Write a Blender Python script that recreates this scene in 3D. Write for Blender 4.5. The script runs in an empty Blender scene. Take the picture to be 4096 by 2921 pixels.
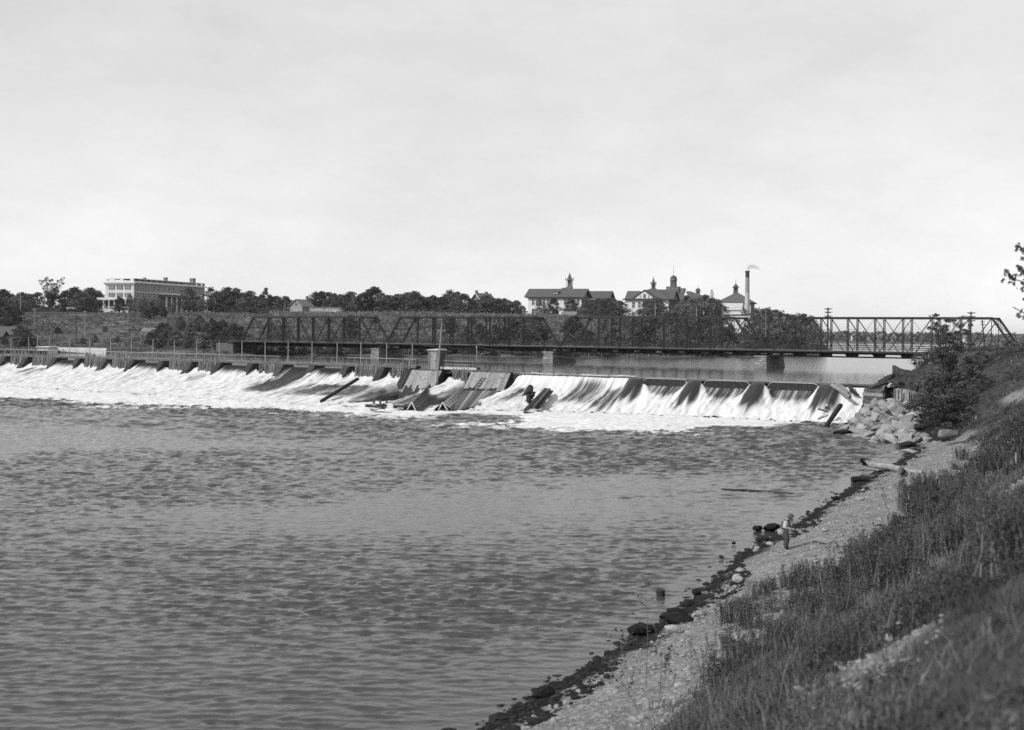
import bpy, bmesh, math, random
import numpy as np
from mathutils import Vector, Matrix, Quaternion

# ------------------------------------------------------------------ camera, sky, sun, exposure
sc = bpy.context.scene
C = sc.collection
RAD = math.radians
FPX, ROLL, PCX, PCY, EYE = 4800.0, 0.0097, 2048.0, 1330.0, 11.0   # photo geometry (full-size photo pixels)
UP = 4.6                                                          # upper pool level above the tail water
cd = bpy.data.cameras.new('camera'); cam = bpy.data.objects.new('camera', cd); C.objects.link(cam)
cam.location = (0, 0, EYE)
cam.rotation_mode = 'QUATERNION'
cam.rotation_quaternion = (Matrix.Rotation(RAD(90), 3, 'X') @ Matrix.Rotation(ROLL, 3, 'Z')).to_quaternion()
cd.sensor_width = 36; cd.lens = 36 * FPX / 4096; cd.shift_y = -(1460.5 - PCY) / 4096
cd.clip_start = 0.2; cd.clip_end = 20000
cd.dof.use_dof = True; cd.dof.focus_distance = 130; cd.dof.aperture_fstop = 1.0
sc.camera = cam

SUN_AZ, SUN_EL = math.atan2(-0.86, -0.51), RAD(39)     # sun behind the camera, to the left
world = bpy.data.worlds.new('World'); sc.world = world; world.use_nodes = True
wn, wl = world.node_tree.nodes, world.node_tree.links
wn.clear()
w_out = wn.new('ShaderNodeOutputWorld'); w_bg = wn.new('ShaderNodeBackground')
sky = wn.new('ShaderNodeTexSky'); sky.sky_type = 'NISHITA'; sky.sun_disc = False
sky.sun_elevation = SUN_EL; sky.sun_rotation = SUN_AZ % (2 * math.pi)
sky.air_density = 1.0; sky.dust_density = 0.6; sky.altitude = 300
bw = wn.new('ShaderNodeRGBToBW'); wl.new(sky.outputs[0], bw.inputs[0])
pw = wn.new('ShaderNodeMath'); pw.operation = 'POWER'; pw.inputs[1].default_value = 0.30
wl.new(bw.outputs[0], pw.inputs[0])
# thin high cloud: the same soft mottling all round the sky
tc = wn.new('ShaderNodeTexCoord'); mp = wn.new('ShaderNodeMapping'); mp.inputs['Scale'].default_value = (1.0, 1.0, 2.4)
ns = wn.new('ShaderNodeTexNoise'); ns.inputs['Scale'].default_value = 2.6; ns.inputs['Detail'].default_value = 9; ns.inputs['Roughness'].default_value = 0.68
mr = wn.new('ShaderNodeMapRange'); mr.inputs[1].default_value = 0.3; mr.inputs[2].default_value = 0.7; mr.inputs[3].default_value = 0.86; mr.inputs[4].default_value = 1.08
wl.new(tc.outputs['Generated'], mp.inputs[0]); wl.new(mp.outputs[0], ns.inputs['Vector']); wl.new(ns.outputs[0], mr.inputs[0])
mu = wn.new('ShaderNodeMath'); mu.operation = 'MULTIPLY'
wl.new(pw.outputs[0], mu.inputs[0]); wl.new(mr.outputs[0], mu.inputs[1])
gain = wn.new('ShaderNodeMath'); gain.operation = 'MULTIPLY'; gain.inputs[1].default_value = 4.55
wl.new(mu.outputs[0], gain.inputs[0])
wl.new(gain.outputs[0], w_bg.inputs[0]); w_bg.inputs[1].default_value = 0.12
wl.new(w_bg.outputs[0], w_out.inputs[0])
sl = bpy.data.lights.new('sun', 'SUN'); sun = bpy.data.objects.new('sun', sl); C.objects.link(sun)
sl.energy = 3.6; sl.angle = RAD(0.6); sl.color = (1, 1, 1)
sun.rotation_mode = 'QUATERNION'
sdir = Vector((math.sin(SUN_AZ) * math.cos(SUN_EL), math.cos(SUN_AZ) * math.cos(SUN_EL), math.sin(SUN_EL)))
sun.rotation_quaternion = (-sdir).to_track_quat('-Z', 'Y')
sun.location = sdir * 300
sc.view_settings.view_transform = 'Standard'; sc.view_settings.look = 'None'
sc.view_settings.exposure = 0; sc.view_settings.gamma = 1; sc.view_settings.use_curve_mapping = False
sc.cycles.max_bounces = 6; sc.cycles.diffuse_bounces = 2; sc.cycles.glossy_bounces = 3; sc.cycles.transparent_max_bounces = 8
sc.cycles.volume_bounces = 0
sc.cycles.use_denoising = False

random.seed(7); rng = np.random.default_rng(11)
U = random.uniform

# ------------------------------------------------------------------ photo geometry helpers
def ray(px, py):
    dx, dy = px - PCX, py - PCY
    return (dx * math.cos(ROLL) + dy * math.sin(ROLL)) / FPX, -(-dx * math.sin(ROLL) + dy * math.cos(ROLL)) / FPX
def at(px, py, D):
    k, m = ray(px, py); return Vector((k * D, D, EYE + m * D))
def gnd(px, py, z=0.0):
    k, m = ray(px, py); D = (z - EYE) / m
    return Vector((k * D, D, z))
# dam frame: s runs along the crest from the right end to the left, d runs downstream
DA = Vector((41.7, 159.6, 0)); DU = Vector((-0.853, 0.522, 0)); DN = Vector((-0.522, -0.853, 0))
def dam(s, d, z): return DA + DU * s + DN * d + Vector((0, 0, z))
def s_of(px, py=1500):
    k, _ = ray(px, py); X = 185.12 * k / (1 + .612 * k); return (41.7 - X) / .853

# ------------------------------------------------------------------ mesh helpers
WM = {}
def tag(o, label=None, cat=None, group=None, kind=None):
    if label: o['label'] = label
    if cat: o['category'] = cat
    if group: o['group'] = group
    if kind: o['kind'] = kind
    return o
def put(name, me, m=None, parent=None, mw=None):
    """link one object; mw is its matrix in the world (or in the parent's own space when the parent is rotated)"""
    o = bpy.data.objects.new(name, me); C.objects.link(o)
    mw = mw if mw is not None else Matrix.Identity(4)
    if me is not None and m is not None and not me.materials: me.materials.append(m)
    if parent is not None:
        o.parent = parent
        o.matrix_basis = WM[parent.name].inverted() @ mw
    else:
        o.matrix_basis = mw
    WM[o.name] = mw.copy()
    return o
def empty(name, loc, rz=0, label=None, cat=None, group=None):
    o = put(name, None, None, None, Matrix.Translation(Vector(loc)) @ Matrix.Rotation(rz, 4, 'Z'))
    o.empty_display_size = 0.3
    return tag(o, label, cat, group)
def clone(root, mw, label=None, group=None):
    r = root.copy(); C.objects.link(r); r.matrix_basis = mw; WM[r.name] = mw.copy()
    if label: r['label'] = label
    if group: r['group'] = group
    for ch in list(root.children):
        c = ch.copy(); C.objects.link(c); c.parent = r; c.matrix_basis = ch.matrix_basis.copy()
        for g in ch.children:
            e = g.copy(); C.objects.link(e); e.parent = c; e.matrix_basis = g.matrix_basis.copy()
    return r
class MB:
    def __init__(s): s.v = []; s.f = []
    def add(s, vs, fs):
        b = len(s.v); s.v += [tuple(p) for p in vs]; s.f += [tuple(b + i for i in f) for f in fs]; return s
    def box(s, x0, x1, y0, y1, z0, z1):
        return s.add([(x0,y0,z0),(x1,y0,z0),(x1,y1,z0),(x0,y1,z0),(x0,y0,z1),(x1,y0,z1),(x1,y1,z1),(x0,y1,z1)],
                     [(0,3,2,1),(4,5,6,7),(0,1,5,4),(1,2,6,5),(2,3,7,6),(3,0,4,7)])
    def hexa(s, b, t):       # b, t: four points each (bottom, top), same winding seen from above, counter-clockwise
        return s.add(list(b) + list(t), [(0,3,2,1),(4,5,6,7),(0,1,5,4),(1,2,6,5),(2,3,7,6),(3,0,4,7)])
    def tube(s, pts, rad, n=6, cap=True):
        pts = [Vector(p) for p in pts]; rings = []
        for i, p in enumerate(pts):
            a = pts[max(i-1, 0)]; b = pts[min(i+1, len(pts)-1)]
            q = (b - a).normalized().to_track_quat('Z', 'Y'); r = rad[i] if hasattr(rad, '__len__') else rad
            rings.append([p + q @ Vector((r*math.cos(2*math.pi*k/n), r*math.sin(2*math.pi*k/n), 0)) for k in range(n)])
        vs = [v for r in rings for v in r]; fs = []
        for i in range(len(pts)-1):
            for k in range(n):
                fs.append((i*n+k, i*n+(k+1)%n, (i+1)*n+(k+1)%n, (i+1)*n+k))
        if cap: fs.append(tuple(reversed(range(n)))); fs.append(tuple((len(pts)-1)*n+k for k in range(n)))
        return s.add(vs, fs)
    def beam(s, p0, p1, w, h, up=(0,0,1)):
        p0, p1 = Vector(p0), Vector(p1); d = (p1-p0).normalized(); x = d.cross(Vector(up))
        if x.length < 1e-4: x = Vector((1,0,0))
        x.normalize(); y = x.cross(d); x = x*w/2; y = y*h/2
        return s.add([p0-x-y,p0+x-y,p0+x+y,p0-x+y,p1-x-y,p1+x-y,p1+x+y,p1-x+y],
                     [(0,1,2,3),(7,6,5,4),(0,4,5,1),(1,5,6,2),(2,6,7,3),(3,7,4,0)])
    def lathe(s, prof, n=12, c=(0,0,0), cap=True):
        rings = [[(c[0]+r*math.cos(2*math.pi*k/n), c[1]+r*math.sin(2*math.pi*k/n), c[2]+z) for k in range(n)] for r, z in prof]
        vs = [v for r in rings for v in r]; fs = []
        for i in range(len(prof)-1):
            for k in range(n): fs.append((i*n+k, i*n+(k+1)%n, (i+1)*n+(k+1)%n, (i+1)*n+k))
        if cap: fs.append(tuple(reversed(range(n)))); fs.append(tuple((len(prof)-1)*n+k for k in range(n)))
        return s.add(vs, fs)
    def mesh(s, name, m=None, smooth=False):
        me = bpy.data.meshes.new(name); me.from_pydata(s.v, [], s.f); me.update()
        if smooth: me.polygons.foreach_set('use_smooth', [True]*len(me.polygons))
        if m: me.materials.append(m)
        return me
    def build(s, name, m, parent=None, mw=None, smooth=False):
        """vertices in world space (or, with mw, in the frame mw); the origin goes to the first vertex cloud's base"""
        if mw is None:
            a = np.array(s.v); o = Vector((float(a[:,0].mean()), float(a[:,1].mean()), float(a[:,2].min())))
            s.v = [(x-o.x, y-o.y, z-o.z) for x, y, z in s.v]; mw = Matrix.Translation(o)
        return put(name, s.mesh(name, m, smooth), None, parent, mw)
def npmesh(name, verts, faces, m=None, smooth=True, attrs=None):
    """verts (n,3) array; faces (k,3|4) int array"""
    me = bpy.data.meshes.new(name); verts = np.asarray(verts, np.float32); faces = np.asarray(faces, np.int32)
    k = faces.shape[1]
    me.vertices.add(len(verts)); me.vertices.foreach_set('co', verts.ravel())
    me.loops.add(faces.size); me.loops.foreach_set('vertex_index', faces.ravel())
    me.polygons.add(len(faces)); me.polygons.foreach_set('loop_start', np.arange(0, faces.size, k, dtype=np.int32))
    me.polygons.foreach_set('use_smooth', np.full(len(faces), smooth))
    for an, (typ, arr) in (attrs or {}).items():
        a = me.attributes.new(an, typ, 'POINT')
        a.data.foreach_set('vector' if typ == 'FLOAT_VECTOR' else 'value', np.asarray(arr, np.float32).ravel())
    me.update(calc_edges=True); me.validate()
    if m: me.materials.append(m)
    return me
def gridfaces(nr, nc):
    i = np.arange(nr-1)[:,None]*nc + np.arange(nc-1)[None,:]
    return np.stack([i, i+1, i+nc+1, i+nc], -1).reshape(-1, 4)
UNIT = {}
def unit(m):
    if m.name not in UNIT: UNIT[m.name] = MB().box(-.5,.5,-.5,.5,-.5,.5).mesh('member', m)
    return UNIT[m.name]
def beamo(name, p0, p1, w, h, m, parent, up=(0,0,1)):
    """straight member as its own object sharing one unit mesh: w across, h along 'up'"""
    p0, p1 = Vector(p0), Vector(p1); d = p1-p0; L = d.length; d.normalize(); x = d.cross(Vector(up))
    if x.length < 1e-4: x = Vector((1,0,0))
    x.normalize(); y = x.cross(d).normalized(); mid = (p0+p1)/2
    R = Matrix(((x.x, d.x, y.x, mid.x), (x.y, d.y, y.y, mid.y), (x.z, d.z, y.z, mid.z), (0,0,0,1)))
    return put(name, unit(m), None, parent, R @ Matrix.Diagonal((w, L, h, 1)))
ORD = ['first','second','third','fourth','fifth','sixth','seventh','eighth','ninth','tenth','eleventh','twelfth','thirteenth','fourteenth','fifteenth','sixteenth','seventeenth','eighteenth','nineteenth','twentieth','twenty-first','twenty-second','twenty-third','twenty-fourth','twenty-fifth','twenty-sixth','twenty-seventh','twenty-eighth','twenty-ninth','thirtieth']
ORD += ['thirty-'+x for x in ORD[:9]] + ['fortieth'] + ['forty-'+x for x in ORD[:9]] + ['fiftieth'] + ['fifty-'+x for x in ORD[:9]] + ['sixtieth']

# ------------------------------------------------------------------ materials (grey: the photograph is black and white)
def mat(name, v, rough=0.85, var=0.3, scale=1.5, rv=0.0, bump=0.0, bscale=None, spec=0.25, stretch=(1,1,1), detail=6, fleck=None):
    m = bpy.data.materials.new(name); m.use_nodes = True; n, l = m.node_tree.nodes, m.node_tree.links
    b = n['Principled BSDF']; b.inputs['Roughness'].default_value = rough; b.inputs['Specular IOR Level'].default_value = spec
    g = n.new('ShaderNodeNewGeometry'); mp = n.new('ShaderNodeMapping'); mp.inputs['Scale'].default_value = stretch
    l.new(g.outputs['Position'], mp.inputs[0])
    t = n.new('ShaderNodeTexNoise'); t.inputs['Scale'].default_value = scale; t.inputs['Detail'].default_value = detail; t.inputs['Roughness'].default_value = .62
    l.new(mp.outputs[0], t.inputs['Vector'])
    r = n.new('ShaderNodeMapRange'); r.inputs[1].default_value = .3; r.inputs[2].default_value = .7
    r.inputs[3].default_value = v*(1-var); r.inputs[4].default_value = v*(1+var)
    l.new(t.outputs[0], r.inputs[0]); out = r.outputs[0]
    if rv:
        oi = n.new('ShaderNodeObjectInfo'); rr = n.new('ShaderNodeMapRange'); rr.inputs[3].default_value = 1-rv; rr.inputs[4].default_value = 1+rv
        l.new(oi.outputs['Random'], rr.inputs[0]); x = n.new('ShaderNodeMath'); x.operation = 'MULTIPLY'
        l.new(out, x.inputs[0]); l.new(rr.outputs[0], x.inputs[1]); out = x.outputs[0]
    if fleck:   # (scale, threshold, value): scattered small stains
        t3 = n.new('ShaderNodeTexNoise'); t3.inputs['Scale'].default_value = fleck[0]; t3.inputs['Detail'].default_value = 3
        l.new(mp.outputs[0], t3.inputs['Vector'])
        fr = n.new('ShaderNodeMapRange'); fr.inputs[1].default_value = fleck[1]; fr.inputs[2].default_value = fleck[1]+.06
        l.new(t3.outputs[0], fr.inputs[0])
        mx = n.new('ShaderNodeMix'); mx.data_type = 'FLOAT'; l.new(fr.outputs[0], mx.inputs[0]); l.new(out, mx.inputs[2]); mx.inputs[3].default_value = fleck[2]
        out = mx.outputs[0]
    l.new(out, b.inputs['Base Color'])
    if bump:
        t2 = n.new('ShaderNodeTexNoise'); t2.inputs['Scale'].default_value = bscale or scale*3; t2.inputs['Detail'].default_value = 6
        l.new(mp.outputs[0], t2.inputs['Vector']); bp = n.new('ShaderNodeBump'); bp.inputs['Strength'].default_value = bump; bp.inputs['Distance'].default_value = .2
        l.new(t2.outputs[0], bp.inputs['Height']); l.new(bp.outputs[0], b.inputs['Normal'])
    return m
def leafmat(name, v, var=.45, scale=.6, rv=.2, trans=.25):
    m = bpy.data.materials.new(name); m.use_nodes = True; n, l = m.node_tree.nodes, m.node_tree.links
    b = n['Principled BSDF']; b.inputs['Roughness'].default_value = .6; b.inputs['Specular IOR Level'].default_value = .2
    g = n.new('ShaderNodeNewGeometry'); t = n.new('ShaderNodeTexNoise'); t.inputs['Scale'].default_value = scale; t.inputs['Detail'].default_value = 5
    l.new(g.outputs['Position'], t.inputs['Vector'])
    r = n.new('ShaderNodeMapRange'); r.inputs[1].default_value = .3; r.inputs[2].default_value = .7; r.inputs[3].default_value = v*(1-var); r.inputs[4].default_value = v*(1+var)
    l.new(t.outputs[0], r.inputs[0])
    oi = n.new('ShaderNodeObjectInfo'); rr = n.new('ShaderNodeMapRange'); rr.inputs[3].default_value = 1-rv; rr.inputs[4].default_value = 1+rv
    l.new(oi.outputs['Random'], rr.inputs[0]); x = n.new('ShaderNodeMath'); x.operation = 'MULTIPLY'; l.new(r.outputs[0], x.inputs[0]); l.new(rr.outputs[0], x.inputs[1])
    at_ = n.new('ShaderNodeAttribute'); at_.attribute_name = 'tint'
    x2 = n.new('ShaderNodeMath'); x2.operation = 'MULTIPLY'; l.new(x.outputs[0], x2.inputs[0]); l.new(at_.outputs['Fac'], x2.inputs[1])
    l.new(x2.outputs[0], b.inputs['Base Color'])
    tr = n.new('ShaderNodeBsdfTranslucent'); l.new(x2.outputs[0], tr.inputs[0])
    ms = n.new('ShaderNodeMixShader'); ms.inputs[0].default_value = trans
    l.new(b.outputs[0], ms.inputs[1]); l.new(tr.outputs[0], ms.inputs[2]); l.new(ms.outputs[0], n['Material Output'].inputs[0])
    return m

M = {}
M['steel'] = mat('bridge_steel', .02, .6, .35, .8, rv=.2)
M['steel_dark'] = mat('bridge_floor_steel', .03, .7, .3, .8)
M['deck'] = mat('deck_plank', .16, .9, .3, 2.0)
M['stone'] = mat('pier_stone', .21, .9, .3, 1.2, rv=.25, bump=.4)
M['mortar'] = mat('pier_mortar', .10, .95, .2, 1)
M['needle'] = mat('needle_timber', .11, .85, .55, 1.2, rv=.45, stretch=(3,3,.5))
M['wet_timber'] = mat('wet_timber', .028, .7, .5, 2.0, rv=.3, spec=.15)
M['plank'] = mat('weathered_plank', .24, .88, .35, 1.4, rv=.22, bump=.25, stretch=(2,2,2), fleck=(.8,.63,.08))
M['plank_dark'] = mat('dark_plank', .085, .85, .45, 1.4, rv=.25, bump=.25)
M['pale_board'] = mat('pale_board', .42, .85, .25, 2, rv=.2)
M['pole'] = mat('pole_wood', .20, .9, .25, 2)
M['pole_pale'] = mat('pole_pale_wood', .27, .9, .2, 2)
M['pole_dark'] = mat('pole_dark_wood', .045, .9, .3, 2)
M['boulder'] = mat('boulder_granite', .22, .92, .22, 2.2, rv=.38, bump=.35, bscale=5)
M['rock_wet_gap_shade'] = mat('wet_rock', .02, .85, .4, 4, rv=.4, bump=.4, bscale=8, spec=.1)  # also the painted gap shade under the riprap
M['rock_pale'] = mat('dry_rock', .28, .92, .25, 5, rv=.25, bump=.3, bscale=10)
M['concrete'] = mat('concrete', .42, .92, .16, .5, bump=.1)
M['whitewash'] = mat('whitewash', .62, .9, .12, .6)
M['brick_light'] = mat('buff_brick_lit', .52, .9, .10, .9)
M['brick'] = mat('red_and_shaded_brick', .15, .9, .22, 1.1)  # also paints shade on the side walls of the schools
M['trim'] = mat('white_trim', .68, .8, .08, 1)
M['brick_dorm_shade'] = mat('shaded_brick', .26, .9, .2, 1.1)  # darker copy of the dormitory brick, with side shade in its colour
M['roof'] = mat('slate_roof', .085, .8, .25, 1.2, rv=.12)
M['roof_mid'] = mat('shingle_roof', .17, .85, .25, 1.2)
M['dark_trim'] = mat('dark_trim', .04, .8, .2, 1)
M['glass'] = mat('window_glass', .02, .12, .3, .7, spec=.6)
M['siding'] = mat('clapboard', .26, .9, .2, 1.2, stretch=(.4,.4,5))
M['door'] = mat('door_paint', .06, .7, .2, 1)
M['trunk'] = mat('bark', .05, .95, .4, 1.5, rv=.3)
M['twig'] = mat('grey_twig', .15, .95, .3, 2)
M['dry_stem'] = mat('dry_stem', .17, .95, .3, 2)
M['leaf'] = leafmat('leaf', .115, trans=.35)
M['leaf_dark'] = leafmat('leaf_dark', .08, trans=.35)
M['leaf_light'] = leafmat('leaf_light', .155, trans=.35)
M['leaf_weed'] = leafmat('leaf_weed', .06, scale=.35, var=.7)
M['skin'] = mat('skin', .32, .6, .08, 8)
M['shirt'] = mat('pale_shirt', .42, .9, .15, 12)
M['trousers'] = mat('dark_waders', .055, .8, .3, 12)
M['boot'] = mat('boot_rubber', .02, .5, .2, 8)
M['hat'] = mat('felt_hat', .17, .9, .15, 10)
M['vest'] = mat('dark_vest', .03, .9, .2, 10)
M['wicker'] = mat('wicker', .30, .9, .3, 40)
M['wire'] = mat('wire', .06, .7, .1, 1)

def water_material(name, base, rough, b1, b2, foam=False, spill=False, up=False):
    m = bpy.data.materials.new(name); m.use_nodes = True; n, l = m.node_tree.nodes, m.node_tree.links
    b = n['Principled BSDF']; b.inputs['Base Color'].default_value = (base,)*3 + (1,); b.inputs['Roughness'].default_value = rough
    b.inputs['IOR'].default_value = 1.33
    g = n.new('ShaderNodeNewGeometry'); src = g.outputs['Position']
    if spill:
        a = n.new('ShaderNodeAttribute'); a.attribute_name = 'flow'; src = a.outputs['Vector']
    def noise(scale, st, detail=4, rot=0):
        mp = n.new('ShaderNodeMapping'); mp.inputs['Scale'].default_value = st; mp.inputs['Rotation'].default_value = (0,0,rot); l.new(src, mp.inputs[0])
        t = n.new('ShaderNodeTexNoise'); t.inputs['Scale'].default_value = scale; t.inputs['Detail'].default_value = detail; t.inputs['Roughness'].default_value = .55
        l.new(mp.outputs[0], t.inputs['Vector']); return t.outputs[0]
    def math_(op, a, c):
        x = n.new('ShaderNodeMath'); x.operation = op
        for i, q in ((0,a),(1,c)):
            if isinstance(q, (int,float)): x.inputs[i].default_value = q
            else: l.new(q, x.inputs[i])
        return x.outputs[0]
    if spill:
        h = noise(1.0, (1.6, .14, 1), 6)
        bd = .25
    else:
        n1 = noise(b1[0], (.55, 1.0, 1), 5, .5); n2 = noise(b2[0], (.6, 1.0, 1), 3, .5)
        h = math_('ADD', math_('MULTIPLY', n1, b1[1]), math_('MULTIPLY', n2, b2[1])); bd = 1.0
    bp = n.new('ShaderNodeBump'); bp.inputs['Strength'].default_value = .9; bp.inputs['Distance'].default_value = bd
    l.new(h, bp.inputs['Height']); l.new(bp.outputs[0], b.inputs['Normal'])
    if foam:
        fa = n.new('ShaderNodeAttribute'); fa.attribute_name = 'foam'
        if spill:
            f1 = noise(1.0, (1.5, .10, 1), 7); f2 = noise(1.0, (.35, .05, 1), 3)
            nn = math_('ADD', math_('MULTIPLY', f1, .65), math_('MULTIPLY', f2, .35))
        else:
            f1 = noise(1.5, (.35, 1, 1), 9, .25); f2 = noise(.2, (.4, 1, 1), 4, .25)
            nn = math_('ADD', math_('MULTIPLY', f1, .62), math_('MULTIPLY', f2, .42))
        # foam covers where attr exceeds the noise
        k = math_('SUBTRACT', math_('ADD', math_('MULTIPLY', fa.outputs['Fac'], 1.25), math_('MULTIPLY', math_('SUBTRACT', nn, .5), 2.2)), .5)
        fr = n.new('ShaderNodeMapRange'); fr.inputs[1].default_value = -.15 if spill else .03; fr.inputs[2].default_value = .55 if spill else .30; fr.interpolation_type = 'SMOOTHSTEP'
        l.new(k, fr.inputs[0])
        fm = n.new('ShaderNodeBsdfDiffuse')
        f3 = noise(1.0, (4.0, .22, 1), 6) if spill else noise(3.0, (.5, 1, 1), 6, .5)
        cr = n.new('ShaderNodeMapRange'); cr.inputs[1].default_value = .32; cr.inputs[2].default_value = .62; cr.inputs[3].default_value = .40; cr.inputs[4].default_value = .72
        l.new(math_('ADD', math_('MULTIPLY', f3, .6), math_('MULTIPLY', nn, .4)), cr.inputs[0]); l.new(cr.outputs[0], fm.inputs[0])
        gate = n.new('ShaderNodeMapRange'); gate.inputs[1].default_value = .02; gate.inputs[2].default_value = .12; l.new(fa.outputs['Fac'], gate.inputs[0])
        fac = math_('MULTIPLY', fr.outputs[0], gate.outputs[0])
        b3 = n.new('ShaderNodeBump'); b3.inputs['Strength'].default_value = .5; b3.inputs['Distance'].default_value = .35
        l.new(nn, b3.inputs['Height']); l.new(b3.outputs[0], fm.inputs['Normal'])
        ms = n.new('ShaderNodeMixShader'); l.new(fac, ms.inputs[0]); l.new(b.outputs[0], ms.inputs[1]); l.new(fm.outputs[0], ms.inputs[2])
        l.new(ms.outputs[0], n['Material Output'].inputs[0])
    return m
M['lip'] = mat('lip_sheen', .34, .35, .2, 1)  # pale base colour stands in for the glassy sheen of the lip
M['water'] = water_material('river_water', .055, .07, (1.6,.06), (5.5,.014), foam=True)
M['water_up'] = water_material('pool_water', .05, .12, (.9,.07), (3.5,.02))
M['spill'] = water_material('falling_water', .03, .3, None, None, foam=True, spill=True)

# ------------------------------------------------------------------ ground, banks and hill
K = 0.9275
NEAR = [(-60,-83),(-18,0),(-.6,33.6),(6.8,47.8),(11.6,60),(17.2,71),(28.2,94.5),(34.2,105.4),(38,114),(40,124),(41.5,131),(42.5,146),(43.6,157),(49,160.5),(52.5,165.5),(60,168),(72,184),(82,198),(90,208),(105,245),(140,370),(280,740),(465,960),(3000,1100)]
FARS = [(-900,120),(-300,232),(-130,270),(-117,302),(-90,301),(-67,307),(10,318),(45,331),(76.5,349),(93,370),(139,519),(185,714),(213,960),(464,1020),(3500,1020)]
def sdist(poly, X, Y, side):
    X = np.asarray(X, float); Y = np.asarray(Y, float); best = np.full(X.shape, 1e18); sg = np.ones(X.shape)
    for (x0,y0),(x1,y1) in zip(poly[:-1], poly[1:]):
        dx, dy = x1-x0, y1-y0; t = np.clip(((X-x0)*dx+(Y-y0)*dy)/(dx*dx+dy*dy), 0, 1)
        d2 = (X-x0-t*dx)**2+(Y-y0-t*dy)**2; cr = dx*(Y-y0)-dy*(X-x0)
        m = d2 < best - 1e-9; best = np.where(m, d2, best); sg = np.where(m, np.sign(cr), sg)
    return np.sqrt(best)*sg*side
def sstep(a, b, x): t = np.clip((x-a)/(b-a), 0, 1); return t*t*(3-2*t)
_g = [rng.random((64,64)) for _ in range(6)]
def vnoise(x, y, i=0):
    g = _g[i]; x0 = np.floor(x).astype(int); y0 = np.floor(y).astype(int); fx = x-x0; fy = y-y0; fx = fx*fx*(3-2*fx); fy = fy*fy*(3-2*fy)
    a = g[x0%64, y0%64]; b = g[(x0+1)%64, y0%64]; c = g[x0%64,(y0+1)%64]; d = g[(x0+1)%64,(y0+1)%64]
    return (a*(1-fx)+b*fx)*(1-fy)+(c*(1-fx)+d*fx)*fy
def fbm(x, y, o=4, i=0): return sum(vnoise(x*2**k+17*k, y*2**k+9*k, (i+k)%6)*.5**k for k in range(o))/sum(.5**k for k in range(o))
def near_t(X, Y): return sdist(NEAR, X, Y, -1)
def beach_w(Y): return np.interp(Y, [0,35,46,63,90,105,118,131,150,170,200,300], [5.6,5.1,5.0,7.2,7.6,6.0,4.6,3.6,3,2,1.5,2])
def near_z(X, Y):
    X = np.asarray(X, float); Y = np.asarray(Y, float); t = near_t(X, Y)
    q = X*.522+Y*.853-157.9
    b = UP*sstep(-1.5, 2.5, q); w = beach_w(Y)
    slope = np.interp(Y, [0,50,100,140,158,168,300], [.75,.74,.74,.72,.5,.32,.3])
    top = np.interp(Y, [0,60,120,170,220,300,600,1000], [9.45,9.9,9.8,9.0,8.0,7.8,6.5,6.2])
    raw = .19*np.clip(t,0,w)+slope*np.clip(t-w,0,None)
    z = b+raw; z = top-np.log1p(np.exp(np.clip((top-z)/.6,-30,30)))*.6
    z = np.where(t < 0, b+np.maximum(t*.22,-2.2), np.minimum(z, b+raw))
    bump = (fbm(X*.35,Y*.35,3,1)-.5)*.5*sstep(w*.9, w+3, t) + (fbm(X*.9,Y*.9,3,2)-.5)*.14*sstep(.2,2,t)
    return z+bump*np.where(np.hypot(X,Y) < 5, .4, 1)
def far_z(X, Y):
    X = np.asarray(X, float); Y = np.asarray(Y, float); t = sdist(FARS, X, Y, 1)
    A = np.interp(X/np.maximum(Y,1), [-1,-.4,0,.15,.205,.25,.5], [9,11.0,12.0,12.0,9,1.6,1.8])
    far = sstep(600, 900, Y); A = A*(1-far)+1.5*far
    n = fbm(X*.02,Y*.02,4,3)-.5
    z = UP + A*(.08*sstep(0,6,t)+.92*sstep(8,100+40*n,t)) + 2.2*sstep(100,260,t)*(1-far)
    z = z + n*1.6*sstep(5,60,t) + (fbm(X*.12,Y*.12,3,4)-.5)*.7*sstep(2,20,t)
    return np.where(t < 0, UP+np.maximum(t*.15,-2.5), z)

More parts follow.
